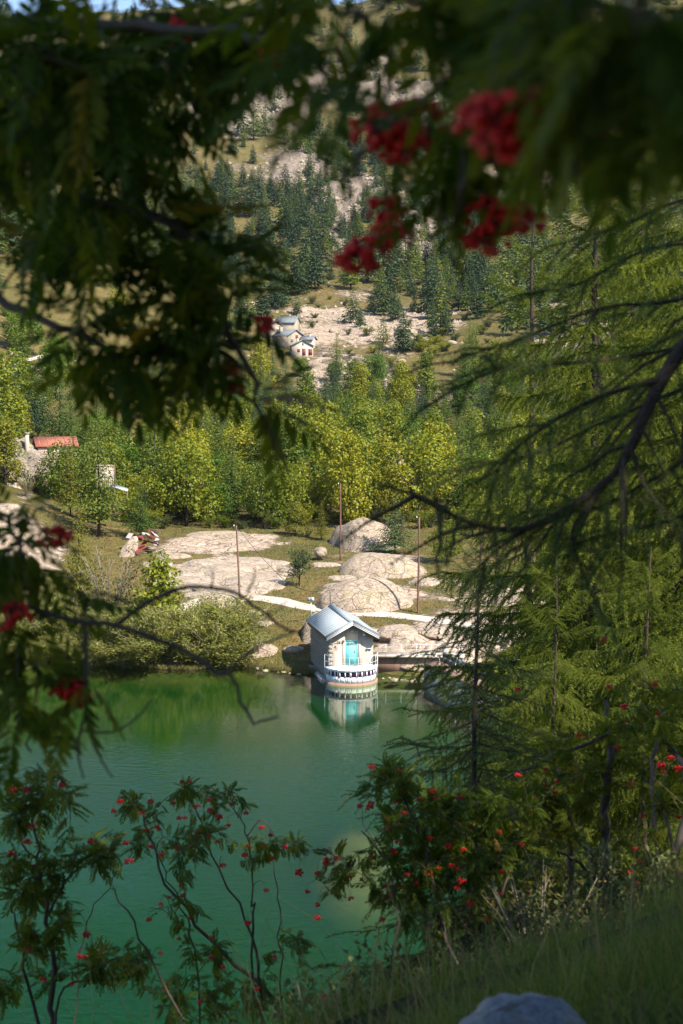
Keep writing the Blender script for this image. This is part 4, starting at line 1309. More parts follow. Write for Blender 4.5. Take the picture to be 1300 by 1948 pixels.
for x in (-0.82, -0.56):
    mb = MB(); mb.tube(np.array([[x, -0.12, 3.02], [x, -0.12, 3.06], [x, -0.12, 3.14], [x, -0.12, 3.16]]), [0.03, 0.05, 0.05, 0.02], 8); mb.build('insulator', M['porcelain'] if x < -0.7 else M['dark_metal'], br)
mb = MB(); mb.tube(np.array([[-1.18, -0.1, 3.05], [-1.19, -0.08, 2.75]]), 0.008, 5)
a = np.linspace(0, 2 * PI, 14); mb.tube(np.c_[-1.14 + 0.09 * np.cos(a), np.full(14, -0.06), 2.53 + 0.11 * np.sin(a)], 0.012, 5); mb.box((-1.22, -0.06, 2.70), (0.09, 0.05, 0.07)); mb.build('cable_loop', M['wire'], house)
mb = MB(); mb.box((1.42, -0.10, 2.44), (0.44, 0.16, 0.03)); mb.tube(np.array([[1.25, -0.16, 2.43], [1.25, 0.01, 2.25]]), 0.01, 5); mb.tube(np.array([[1.58, -0.16, 2.43], [1.58, 0.01, 2.25]]), 0.01, 5); mb.build('shelf', M['panel'], house)
mb = MB(); mb.box((1.30, -0.02, 1.75), (0.025, 0.03, 1.15)); mb.build('pipe', M['panel'], house)

# half-round balcony drum with its ring of windows
R = 1.98


def arc(r, a0, a1, n):
    a = np.linspace(a0, a1, n); return np.c_[r * np.cos(a), r * np.sin(a)]


def ring(mb, r0, r1, z0, z1, a0, a1, n, m=0):
    A = arc(r1, a0, a1, n); B = arc(r0, a0, a1, n)
    V = np.vstack([np.c_[A, np.full(n, z0)], np.c_[A, np.full(n, z1)], np.c_[B, np.full(n, z1)], np.c_[B, np.full(n, z0)]])
    q = []
    for k in range(4):
        for i in range(n - 1):
            q.append([k * n + i, k * n + i + 1, ((k + 1) % 4) * n + i + 1, ((k + 1) % 4) * n + i])
    q.append([0, n, 2 * n, 3 * n]); q.append([n - 1, 4 * n - 1, 3 * n - 1, 2 * n - 1])
    mb.add(V, q, m=m)


balcony = bpy.data.objects.new('balcony', None); COL.objects.link(balcony); balcony.parent = house
A0, A1 = PI + 0.02, 2 * PI - 0.02
mb = MB(); ring(mb, 0.3, R + 0.07, FL - 0.07, FL + 0.02, A0, A1, 40); mb.build('floor_slab', M['white'], balcony)
mb = MB(); ring(mb, R - 0.4, R + 0.09, -1.4, 0.13, A0, A1, 40); mb.build('base_ring', M['rust_conc'], balcony)
mb = MB(); ring(mb, R - 0.10, R - 0.02, FL - 0.17, FL - 0.072, A0, A1, 40); mb.build('top_band', M['white'], balcony)
npan = 14
for i in range(npan):
    a0 = A0 + (A1 - A0) * i / npan; a1 = A0 + (A1 - A0) * (i + 1) / npan
    mb = MB(); ring(mb, R - 0.10, R - 0.015, 0.13, 0.60, a0 + 0.004, a1 - 0.004, 5); mb.build('wall_panel', M['panel'], balcony)
    mb = MB(); ring(mb, R - 0.13, R - 0.085, 0.60, FL - 0.17, a0 + 0.016, a1 - 0.016, 5); mb.build('window_pane', M['pane'], balcony)
for i in range(npan + 1):
    a = A0 + (A1 - A0) * i / npan
    mb = MB(); mb.box((0, 0, 0.785), (0.07, 0.07, 0.39), None)
    o = mb.build('mullion', M['white'], balcony); o.location = ((R - 0.02) * math.cos(a), (R - 0.02) * math.sin(a), 0.0); o.rotation_euler = (0, 0, a)
rail = bpy.data.objects.new('railing', None); COL.objects.link(rail); rail.parent = house
for a in [PI + 0.03, PI + 0.42, PI + 0.85, PI + 1.30, PI + 1.62, PI + 1.85, PI + 2.15, PI + 2.5, PI + 2.8, 2 * PI - 0.03]:
    x, y = (R + 0.10) * math.cos(a), (R + 0.10) * math.sin(a)
    mb = MB(); mb.tube(np.array([[x, y, 0.35], [x, y, FL + 1.0]]), 0.016, 6); mb.build('post', M['panel'], rail)
for z in (FL + 1.0, FL + 0.52):
    A = arc(R + 0.10, PI + 0.03, 2 * PI - 0.03, 32); mb = MB(); mb.tube(np.c_[A, np.full(32, z)], 0.014, 6); mb.build('rail', M['panel'], rail)
# iron grille folded back at the right end of the balcony
gr = thing('iron_grille', 'dark iron grille leaning at the right end of the balcony', 'grille', (0, 0, 0), 0)
gr.matrix_world = Matrix.Translation((HX, HY, 0)) @ Matrix.Rotation(HRZ, 4, 'Z')
for k in range(5):
    mb = MB(); mb.tube(np.array([[1.78 + 0.02 * k, -0.45 + 0.1 * k, FL + 0.02], [1.80 + 0.02 * k, -0.42 + 0.1 * k, FL + 0.78]]), 0.018, 5); mb.build('bar', M['dark_metal'], gr)
for z in (0.12, 0.45, 0.76):
    mb = MB(); mb.tube(np.array([[1.78, -0.48, FL + z], [1.88, 0.0, FL + z]]), 0.02, 5); mb.build('crossbar', M['dark_metal'], gr)

# walkway from the house to the dam, and the dam
wk = thing('footbridge', 'pale concrete walkway with thin railing leading right from the house', 'walkway', (2.6, 110.6, 0))
mb = MB(); mb.box((3.3, 0.6, 1.36), (7.6, 1.3, 0.18), Matrix.Rotation(-0.02, 3, 'Z')); mb.build('deck', M['pale_conc'], wk)
for i in range(7):
    mb = MB(); mb.tube(np.array([[-0.3 + i * 1.2, 0.0, 1.4], [-0.3 + i * 1.2, 0.0, 2.35]]), 0.02, 5); mb.build('post', M['panel'], wk)
for z in (2.35, 1.9):
    mb = MB(); mb.tube(np.array([[-0.3, 0.0, z], [6.9, -0.0, z]]), 0.018, 5); mb.build('rail', M['panel'], wk)
mb = MB(); mb.box((3.3, 0.75, 0.4), (7.4, 0.9, 1.7), Matrix.Rotation(-0.02, 3, 'Z')); mb.build('footing', M['rust_conc'], wk)


dam = thing('dam', 'curved grey concrete dam wall seen through the larch branches', 'dam', (0, 0, 0))
cl = lerp_curve([[7.2, 108.5, 0], [10.3, 100, 0], [12.6, 93, 0], [14.8, 84, 0], [16.2, 74, 0], [16.4, 62, 0], [15.6, 54, 0]], 40)
dd = np.gradient(cl, axis=0)[:, :2]; dd /= np.linalg.norm(dd, axis=1)[:, None]; nn = np.c_[dd[:, 1], -dd[:, 0]]   # upstream is -nn side


def strip(name, o0, o1, z0, z1, mat, parent):
    A = cl[:, :2] + nn * o0; B = cl[:, :2] + nn * o1; n = len(cl)
    V = np.vstack([np.c_[A, np.full(n, z0)], np.c_[A, np.full(n, z1)], np.c_[B, np.full(n, z1)], np.c_[B, np.full(n, z0)]])
    q = [[k * n + i, k * n + i + 1, ((k + 1) % 4) * n + i + 1, ((k + 1) % 4) * n + i] for k in range(4) for i in range(n - 1)]
    q += [[0, n, 2 * n, 3 * n], [n - 1, 4 * n - 1, 3 * n - 1, 2 * n - 1]]
    mb = MB(); mb.add(V, q); return mb.build(name, mat, parent)


sd = -1
strip('wall', 0.9, -0.9, -4, 1.30, M['concrete'], dam)
strip('crest', 0.98, -0.98, 1.302, 1.42, M['rust_conc'], dam)
strip('parapet', -0.9, -0.68, 1.422, 2.05, M['concrete'], dam)
for i in range(2, 40, 2):
    p = cl[i, :2] + nn[i] * 0.85
    mb = MB(); mb.tube(np.array([[p[0], p[1], 1.42], [p[0], p[1], 2.42]]), 0.03, 5); mb.build('post', M['white'], dam)
for z in (2.4, 1.95):
    mb = MB(); mb.tube(np.c_[cl[2:, :2] + nn[2:] * 0.85, np.full(38, z)], 0.02, 5); mb.build('rail', M['panel'], dam)


# ------------------------------------------------------------------ poles and cables
def pole(px0, py0, px1, py1, Y, r, mat, lab, name='utility_pole', cat='pole'):
    b = at(px0, py0, Y); t = at(px1, py1, Y)
    z = min(b[2], hz(b[0], b[1])) - 0.4
    root = thing(name, lab, cat, tuple(b))
    mb = MB(); pts = lerp_curve([[0, 0, z - b[2]], [(t[0] - b[0]) * 0.5 + 0.01, 0, (t[2] - b[2]) * 0.5], [t[0] - b[0], 0, t[2] - b[2]]], 10)
    mb.tube(pts, np.linspace(r, r * 0.72, 10), 10); mb.build('shaft', mat, root)
    return root, t - b, t


p1, d1, t1 = pole(457, 1147, 450, 1000, 130, 0.10, M['pole'], 'weathered wooden pole at the left end of the gravel path')
p2, d2, t2 = pole(648, 1062, 648, 920, 150, 0.105, M['pole_red'], 'wooden pole between the yellow larch and the sloping slab')
p3, d3, t3 = pole(795, 1182, 798, 984, 124, 0.11, M['pole_red'], 'tall reddish pole behind the branches right of the house')
for p, d in ((p1, d1), (p2, d2), (p3, d3)):
    mb = MB(); mb.tube(np.array([[d[0] - 0.14, -0.05, d[2] - 0.25], [d[0] - 0.22, -0.05, d[2] - 0.2], [d[0] - 0.22, -0.05, d[2] - 0.02]]), 0.02, 5); mb.build('hook', M['dark_metal'], p)
    mb = MB(); mb.tube(np.array([[d[0] - 0.22, -0.05, d[2] - 0.06], [d[0] - 0.22, -0.05, d[2] + 0.02], [d[0] - 0.22, -0.05, d[2] + 0.09]]), [0.045, 0.06, 0.03], 8); mb.build('insulator', M['porcelain'], p)
ps, ds, ts = pole(629, 1165, 628, 1124, 118.5, 0.055, M['dark_metal'], 'thin dark metal post right behind the stone house roof', 'metal_post', 'post')
for nm, pts, lab, r in [('overhead_cable', [t1 + [0, 0, -0.1], at(500, 1062, 127), at(545, 1106, 124), at(585, 1124, 121), ts], 'cable sagging from the left pole to the thin post', 0.022),
                        ('overhead_cable', [t2 + [-0.2, 0, 0], at(725, 968, 138), t3 + [-0.2, 0, 0]], 'cable strung between the middle pole and the tall right pole', 0.012)]:
    mb = MB(); mb.tube(lerp_curve(pts, 24), r, 5); tag(mb.build(nm, M['wire']), lab, 'cable')
# meter boxes on a stake
b = at(592, 1164, 121)
mt = thing('meter_post', 'thin stake carrying two small grey boxes beside the path', 'meter post', tuple(b))
mb = MB(); mb.tube(np.array([[0, 0, -0.8], [0, 0, 1.25]]), 0.035, 6); mb.build('stake', M['panel'], mt)
for x in (-0.17, 0.14):
    mb = MB(); mb.box((x, -0.06, 1.12), (0.24, 0.14, 0.3)); mb.build('box', M['slate_grey'] if x < 0 else M['panel'], mt)
# stone seat against the whaleback
g = at(438, 1052, 159)
cn = thing('stone_pile', 'small upright stack of grey stones on the front of the whaleback', 'stone stack', (g[0], g[1], g[2] - 0.1))
for i, (x, z, s) in enumerate([(0, 0.2, .42), (0.05, .65, .36), (-.05, 1.0, .28), (.55, .15, .45), (.95, .1, .35)]):
    me = rock_mesh('stone', M['boulder'], 140 + i, (12, 7), 0.4); place('stone', me, cn, (x, 0, z), i * 1.3, (s, s * 0.8, s * 0.75))


# ------------------------------------------------------------------ far houses
def cottage(px, py, Y, w, l, wh, rise, rz, wall, roofm, lab, openings, chimneys=(), name='stone_house', ov=0.25):
    b = at(px, py, Y)
    if name == 'stone_house':
        b = ground_hit(px, py); b[2] += 0.2; k = b[1] / Y * 1.06; w, l, wh, rise, ov = w * k, l * k, wh * k, rise * k, ov * k
        openings = [(f, c * k, z_ * k, a * k, h_ * k, m_, n_) for f, c, z_, a, h_, m_, n_ in openings]; chimneys = [tuple(q * k for q in ch_) for ch_ in chimneys]
    root = thing(name, lab, 'house', tuple(b), rz)
    mb = MB(); h = w / 2
    mb.prism([(-h, -2.5), (h, -2.5), (h, wh), (0, wh + rise), (-h, wh)], 0, l); mb.build('wall', wall, root)
    k = rise / h
    for s in (-1, 1):
        x1 = h + ov
        mb = MB(); mb.prism([(0, wh + rise + 0.03), (s * x1, wh + rise - k * x1 + 0.03), (s * x1, wh + rise - k * x1 + 0.2), (0, wh + rise + 0.2)], -ov * 1.4, l + ov); mb.build('roof', roofm, root)
        n = max(3, int(l / 0.9)); mb = MB()
        for i in range(n):
            y = -ov * 1.4 + (l + 2.4 * ov) * (i + 0.5) / n
            mb.prism([(0, wh + rise + 0.205), (s * x1, wh + rise - k * x1 + 0.205), (s * x1, wh + rise - k * x1 + 0.25), (0, wh + rise + 0.25)], y - 0.06, y + 0.06)
        mb.build('roof_seam', roofm, root)
    for f, c, z, ww, hh, m, nm in openings:
        mb = MB(); ft = 0.12
        if f == 'g':
            mb.box((c, -0.02, z), (ww, 0.06, hh)); fr = [((c, -0.03, z + hh / 2 + 0.05), (ww + 0.2, 0.08, 0.1)), ((c, -0.03, z - hh / 2 - 0.05), (ww + 0.2, 0.08, 0.1))]
        else:
            s = 1 if f == 'r' else -1
            mb.box((s * (h + 0.02), c, z), (0.06, ww, hh)); fr = [((s * (h + 0.03), c, z + hh / 2 + 0.05), (0.08, ww + 0.2, 0.1)), ((s * (h + 0.03), c, z - hh / 2 - 0.05), (0.08, ww + 0.2, 0.1))]
        o = mb.build(nm, m, root)
        mb = MB()
        for a, b2 in fr: mb.box(a, b2)
        mb.build('frame', M['pale_conc'], o)
    for cx, cy, z0, z1, s in chimneys:
        mb = MB(); mb.box((cx, cy, (z0 + z1) / 2), (s, s, z1 - z0)); o = mb.build('chimney', wall, root)
        mb = MB(); mb.box((cx, cy, z1 + 0.05), (s + 0.15, s + 0.15, 0.1)); mb.build('chimney_cap', M['slate'], o)
    return root


sh = M['shutter']
cottage(576, 679, 386, 5.4, 6, 2.5, 1.45, 0.12, M['white_wall'], M['slate'], 'pale gabled house with red shutters at the front of the hamlet',
        [('g', -1.0, 1.3, 0.7, 0.9, sh, 'window'), ('g', 0.35, 0.9, 0.9, 1.8, sh, 'door'), ('g', 2.0, 0.9, 1.0, 1.6, sh, 'shutter'), ('g', 0.1, 2.95, 0.4, 0.4, M['dark_metal'], 'vent')], [(-0.9, 4.0, 2.5, 4.6, 0.6)])
cottage(563, 662, 396, 5.0, 7.5, 2.9, 1.5, 0.62, M['rubble'], M['slate'], 'rough stone house with dark slate roof in the middle of the hamlet',
        [('g', 0.3, 2.7, 0.7, 0.9, sh, 'window'), ('g', -1.2, 1.6, 0.7, 0.9, M['timber'], 'window')], [(-1.0, 5.5, 3.0, 5.4, 0.8)])
cottage(566, 640, 410, 4.6, 5.2, 3.4, 1.5, 1.25, M['rubble'], M['slate'], 'uppermost stone house of the hamlet with its slate roof side on', [('r', 2.2, 2.0, 0.6, 0.7, M['dark_metal'], 'window')], [])
cottage(526, 645, 400, 3.4, 4.5, 3.4, 1.0, 0.5, M['white_wall'], M['slate'], 'narrow white walled house at the left end of the hamlet', [('g', 0.4, 2.0, 0.6, 0.8, M['dark_metal'], 'window')], [(0.2, 2.2, 3.6, 5.2, 0.7)])
cottage(598, 663, 396, 2.6, 3.4, 2.0, 0.8, 1.2, M['white_wall'], M['slate'], 'tiny annex with a red door at the right end of the hamlet', [('r', 1.2, 1.0, 0.9, 1.6, sh, 'door')], [(0.0, 1.2, 2.2, 3.6, 0.55)])
hb = cottage(70, 868, 186, 2.9, 5.0, 1.35, 1.0, -1.2, mat_solid('pinkish_wall', (0.5, 0.38, 0.31), 0.9, 0.1, 0.1, 2), M['redroof'], 'low house with a rusty red roof and round white chimney on the crag',
             openings=[('g', 0.3, 1.3, 0.8, 0.7, M['glass_blue'], 'window'), ('l', 1.2, 0.8, 0.5, 0.6, M['glass_blue'], 'window'), ('l', 2.6, 0.8, 0.5, 0.6, M['glass_blue'], 'window'), ('r', 1.4, 0.75, 0.5, 0.6, M['glass_blue'], 'window'), ('r', 3.0, 0.75, 0.5, 0.6, M['glass_blue'], 'window')], name='red_roofed_house')
cpos = hb.matrix_basis.inverted() if False else None
p = at(52, 860, 184.0) - np.array(hb.location)
c_, s_ = math.cos(1.2), math.sin(1.2)
lx, ly = p[0] * c_ - p[1] * s_, p[0] * s_ + p[1] * c_
mb = MB(); mb.tube(np.array([[lx, ly, -1.5], [lx, ly, 1.5], [lx, ly, 3.0]]), [0.32, 0.29, 0.27], 14); ch = mb.build('chimney', M['white_wall'], hb)
mb = MB(); mb.tube(np.array([[lx, ly, 3.0], [lx, ly, 3.18]]), [0.36, 0.36], 14); mb.build('chimney_cap', M['rubble'], ch)

# rusty steep-roofed hut and its awning
b = at(198, 926, 164)
hut = thing('sheet_roofed_hut', 'steep hut roofed in streaked rusty metal with a grey awning', 'hut', tuple(b), 0.12)
for i in range(9):
    x0 = -1.0 + i * 0.225
    mb = MB(); V = [[x0 + 0.10, 0.75, 2.5], [x0 + 0.32, 0.75, 2.5], [x0 + 0.36, -0.15, -0.1], [x0 + 0.13, -0.15, -0.1]]
    V = V + [[a, c + 0.05, e - 0.02] for a, c, e in V]
    mb.add(V, [[0, 3, 2, 1], [4, 5, 6, 7], [0, 1, 5, 4], [1, 2, 6, 5], [2, 3, 7, 6], [3, 0, 4, 7]]); o = mb.build('roof_sheet', M['rustroof'] if i % 4 else M['sheet_white'], hut); o.location = (0, 0.012 * (i % 2), 0)
mb = MB(); mb.box((0.15, 1.1, 1.1), (1.9, 0.9, 2.6)); mb.build('wall', M['timber'], hut)
mb = MB(); mb.tube(np.array([[1.2, 0.74, 2.55], [1.28, -0.2, -0.2]]), 0.08, 6); mb.build('verge_board', M['timber'], hut)
mb = MB(); V = np.array([[0.7, -0.3, 0.05], [2.75, -0.6, -0.55], [2.75, 1.2, -0.35], [0.9, 1.2, 0.25]]); V2 = V + [0, 0, 0.06]; mb.add(np.vstack([V, V2]), [[0, 3, 2, 1], [4, 5, 6, 7], [0, 1, 5, 4], [1, 2, 6, 5], [2, 3, 7, 6], [3, 0, 4, 7]]); mb.build('awning', M['zinc'], hut)
for x, y in ((1.25, -0.3), (2.65, -0.4), (2.65, 1.1)):
    mb = MB(); mb.tube(np.array([[x, y, -1.9], [x, y, -0.15 if x < 2 else -0.5]]), 0.06, 6); mb.build('post', M['timber'], hut)

# heap of corrugated sheets at the foot of the larches
for i in range(24):
    px = 238 + RNG.uniform(0, 62); py = 1012 + RNG.uniform(0, 34) - abs(px - 255) * 0.18
    if i >= 18: px, py = RNG.uniform(285, 318), RNG.uniform(1022, 1030)
    b = at(px, py, 156 - (py - 1010) * 0.12)
    w, l = RNG.uniform(0.4, 0.75), RNG.uniform(0.7, 1.4)
    mb = MB(); k = 9; xs = np.linspace(-w / 2, w / 2, k); z = 0.03 * (np.arange(k) % 2)
    V = np.vstack([np.c_[xs, np.full(k, -l / 2), z], np.c_[xs, np.full(k, l / 2), z], np.c_[xs, np.full(k, l / 2), z - 0.02], np.c_[xs, np.full(k, -l / 2), z - 0.02]])
    q = [[j, j + 1, k + j + 1, k + j] for j in range(k - 1)] + [[2 * k + j + 1, 2 * k + j, 3 * k + j, 3 * k + j + 1][::-1] for j in range(k - 1)]
    mb.add(V, q)
    red = i % 2 == 0
    o = mb.build('metal_sheet', M['sheet_red'] if red else M['sheet_white'])
    o.location = (b[0], b[1], max(hz(b[0], b[1]) + 0.15, b[2] - 0.2)); o.rotation_euler = (RNG.uniform(0.15, 0.7), RNG.uniform(-0.4, 0.4), RNG.uniform(0, 6.3))
    tag(o, 'dark red corrugated sheet in the scrap heap left of the whaleback' if red else 'pale corrugated sheet in the scrap heap left of the whaleback', 'metal sheet', 'red scrap sheets' if red else 'pale scrap sheets')
dome('pale leaning slab at the left of the scrap heap', 236, 1020, 1066, 34, 152, 1.2, 'rock_pale', 44, 0.4, 0.2, 0.15, name='rock_slab', tilt=0.4)

# ------------------------------------------------------------------ larches of the near bank
def tufts(mb, P, axis, needle, width, k, rs, m=1, spread=0.8):
    """needle rosettes at points P around the local twig direction axis"""
    n = len(P)
    C = np.repeat(P, k, 0); A = np.repeat(axis, k, 0)
    D = rs.normal(size=C.shape) + A * 0.7
    D /= np.linalg.norm(D, axis=1)[:, None]
    S = np.cross(D, rs.normal(size=C.shape)); S /= np.linalg.norm(S, axis=1)[:, None]
    L = needle * (0.7 + 0.5 * rs.random(len(C)))[:, None]
    V = np.stack([C - S * width * 0.5, C + S * width * 0.5, C + D * L], 1).reshape(-1, 3)
    i = np.arange(len(C))[:, None] * 3
    mb.add(V, tris=i + np.array([0, 1, 2]), m=m)


def bough_mb(seed, length, ntwig, twig, spacing, needle, width, k, r0, droop=0.25, curve=None, hang=0.6, bare=0.12):
    """a larch bough along +x (or along a given curve): wood in slot 0, needles in slot 1"""
    rs = np.random.default_rng(seed)
    if curve is None:
        t = np.linspace(0, 1, 12)
        c = np.c_[t * length, 0.05 * length * np.sin(t * 5 + seed), -droop * length * (t * 1.6 - 1.25 * t * t) + rs.normal(size=12) * 0.006 * length]
    else:
        c = lerp_curve(curve, 26); length = np.linalg.norm(np.diff(c, axis=0), axis=1).sum()
    mb = MB(); n = len(c)
    mb.tube(c, r0 * np.linspace(1, 0.30, n) ** 1.7, 6, m=0)
    seg = np.gradient(c, axis=0); seg /= np.linalg.norm(seg, axis=1)[:, None]
    P = []; A = []
    nb = int(length * (1 - bare) / spacing)
    ts = bare + (1 - bare) * (np.arange(nb) + 0.5) / max(1, nb)
    f = ts * (n - 1); i0 = np.clip(f.astype(int), 0, n - 2); w = (f - i0)[:, None]
    P.append(c[i0] * (1 - w) + c[i0 + 1] * w); A.append(seg[i0])
    for j in range(ntwig):
        tt = bare + (1 - bare) * (j + rs.random()) / ntwig
        f = tt * (n - 1); i = min(int(f), n - 2); b = c[i] * (1 - (f - i)) + c[i + 1] * (f - i); d0 = seg[i]
        side = np.cross(d0, [0, 0, 1.0]); side /= np.linalg.norm(side) + 1e-9
        sg = 1 if j % 2 else -1
        d = d0 * (0.55 + 0.3 * rs.random()) + side * sg * (0.5 + 0.5 * rs.random()) + np.array([0, 0, -0.25 * hang + rs.normal() * 0.25])
        d /= np.linalg.norm(d)
        L = twig * (0.45 + 0.75 * rs.random()) * (1.0 - 0.55 * tt + 0.15)
        u = np.linspace(0, 1, 6)[:, None]
        tw = b + d * u * L + np.array([0, 0, -hang * L]) * u * u * 0.7 + rs.normal(size=(6, 3)) * 0.012 * L
        mb.tube(tw, np.linspace(r0 * 0.20 + 0.0008, 0.0008, 6), 4, m=0, cap=False)
        k2 = max(2, int(L / spacing)); uu = (np.arange(k2) + 0.6) / k2 * 5
        ii = np.clip(uu.astype(int), 0, 4); ww = (uu - ii)[:, None]
        P.append(tw[ii] * (1 - ww) + tw[ii + 1] * ww); dd = tw[ii + 1] - tw[ii]; A.append(dd / (np.linalg.norm(dd, axis=1)[:, None] + 1e-9))
    tufts(mb, np.vstack(P), np.vstack(A), needle, width, k, rs)
    return mb


BIG = [bough_mb(500 + i, 1.0, 46, 0.34, 0.012, 0.022, 0.0058, 10, 0.007, 0.22, hang=0.7).mesh('branch', [M['bark'], M['needle']]) for i in range(4)]
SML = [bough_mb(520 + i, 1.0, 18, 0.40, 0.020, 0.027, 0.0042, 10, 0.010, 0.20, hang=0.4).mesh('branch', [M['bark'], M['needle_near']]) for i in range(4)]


def larch(label, x, y, z, h, nb, blen, meshes, r0, z0f=0.15, name='larch_tree', group=None, pw=0.8, lean=0.0, dead=0):
    root = thing(name, label, 'tree', (x, y, z), 0, group)
    zz = np.linspace(-0.5, h, 12)
    mb = MB(); mb.tube(np.c_[lean * zz / h + 0.03 * np.sin(zz * 1.3), 0.03 * np.cos(zz), zz], np.linspace(r0, r0 * 0.12, 12), 9)
    mb.build('trunk', M['bark'], root, True)
    for i in range(nb):
        f = (i + random.random()) / nb
        hz_ = h * (z0f + (0.985 - z0f) * f)
        L = blen * ((1 - f) ** pw * random.choice((0.5, 0.75, 0.95, 1.1)) * random.uniform(0.85, 1.1) + 0.10)
        az = i * 2.39996 + random.uniform(-.3, .3)
        pitch = math.radians(random.uniform(-14, 10) - 16 * (1 - f)) if f < 0.85 else math.radians(-35)
        Mx = Matrix.Translation((lean * hz_ / h, 0, hz_)) @ Matrix.Rotation(az, 4, 'Z') @ Matrix.Rotation(-pitch if f < 0.85 else pitch, 4, 'Y') @ Matrix.Rotation(random.uniform(-.3, .3), 4, 'X') @ Matrix.Scale(L, 4)
        place('branch', random.choice(meshes), root, M=Mx)
    return root


def stand(px, Y):
    x = (px - 650) / F_PX * Y
    return x, Y, bz(x, Y)


x, y, z = stand(913, 13.0)
tip = at(912, 1000, 13.0)
larch('young dark larch with its slim trunk straight in front of the dam', x, y, z, tip[2] - z, 115, 1.85, SML, 0.055, 0.12, pw=0.75)
for i, (px, Y, top, nb, bl, lab) in enumerate([(1130, 22, 150, 170, 2.9, 'tall sunlit larch behind the young larch, its branches filling the right side'),
                                               (1310, 19, 100, 150, 2.9, 'tall larch at the right edge behind the thick dark limb'),
                                               (1010, 29, 330, 150, 2.5, 'yellow green larch whose tip shows left of the tall sunlit larch'),
                                               (1215, 31, 60, 170, 3.8, 'larch standing between and behind the two tall right hand larches'),
                                               (1060, 17, 1060, 80, 1.6, 'short bushy larch low on the bank right of the young larch'),
                                               (1240, 15, 1040, 80, 1.6, 'short bushy larch above the rowan thicket at the right edge'),
                                               (1140, 26, 760, 110, 2.6, 'half grown sunlit larch between the bushy larches and the tall sunlit larch')]):
    x, y, z = stand(px, Y)
    h = at(px, top, Y)[2] - z
    larch(lab, x, y, z, h, nb, bl, BIG, 0.16 if Y > 18 else 0.06, 0.10, pw=0.6)

# the near larch limb that reaches in from the right, out of focus
nl_ = at(1450, 500, 5.0)
near = thing('larch_tree', 'near larch whose thick dark limb reaches in from the right edge', 'tree', (nl_[0] + 0.5, nl_[1], bz(nl_[0] + 0.5, nl_[1])))
base = np.array(near.location)
mb = MB(); mb.tube(np.array([[0, 0, -0.4], [0.02, 0, 2], [0, 0.03, 4.5], [0.02, 0, 7.5]]), [0.17, 0.15, 0.12, 0.06], 10); mb.build('trunk', M['bark'], near, True)
NL = [([(1460, 400, 5.0), (1340, 600, 4.8), (1255, 730, 4.6), (1200, 850, 4.5), (1150, 920, 4.5), (1010, 1003, 4.4), (900, 995, 4.3), (790, 945, 4.2)], 0.038, 30, 0.42),
      ([(1460, 430, 5.2), (1320, 560, 5.0), (1150, 585, 4.8), (1000, 640, 4.7), (850, 690, 4.6)], 0.012, 22, 0.34),
      ([(1400, 600, 5.0), (1290, 660, 4.9), (1100, 690, 4.7), (960, 700, 4.6), (860, 740, 4.5)], 0.010, 22, 0.34),
      ([(1260, 720, 4.6), (1130, 760, 4.5), (1010, 830, 4.4), (950, 890, 4.3), (930, 960, 4.3)], 0.010, 18, 0.3),
      ([(1400, 720, 5.2), (1180, 790, 5.0), (1050, 850, 4.9), (950, 880, 4.8), (820, 900, 4.8)], 0.010, 22, 0.32),
      ([(1150, 920, 4.5), (1090, 1010, 4.4), (1110, 1090, 4.4), (1150, 1180, 4.4)], 0.009, 10, 0.22),
      ([(1400, 820, 4.8), (1280, 890, 4.6), (1150, 960, 4.5), (1060, 985, 4.4), (960, 1060, 4.4)], 0.012, 18, 0.3),
      ([(1400, 930, 4.6), (1290, 985, 4.5), (1180, 1010, 4.4), (1080, 1040, 4.4)], 0.011, 14, 0.28),
      ([(1440, 470, 5.6), (1250, 470, 5.4), (1100, 540, 5.3), (1000, 560, 5.2)], 0.010, 18, 0.32),
      ([(1200, 850, 4.5), (1230, 930, 4.4), (1300, 1010, 4.3)], 0.010, 8, 0.25),
      ([(1010, 1003, 4.4), (930, 1060, 4.3), (915, 1130, 4.3)], 0.006, 7, 0.18),
      ([(1460, 350, 5.5), (1300, 380, 5.3), (1180, 430, 5.2), (1040, 470, 5.2)], 0.010, 18, 0.32)]
for i, (pts, r, nt, tw) in enumerate(NL):
    c = [at(*p) - base for p in pts]
    if pts[0][0] >= 1390:
        c.insert(0, np.array([0.0, 0.0, c[0][2] - 0.12]))
    bough_mb(540 + i, 1, nt, tw, 0.016, 0.026, 0.0030, 12, r, curve=c, hang=0.35, bare=0.05).build('branch', [M['bark'], M['needle_near']], near)


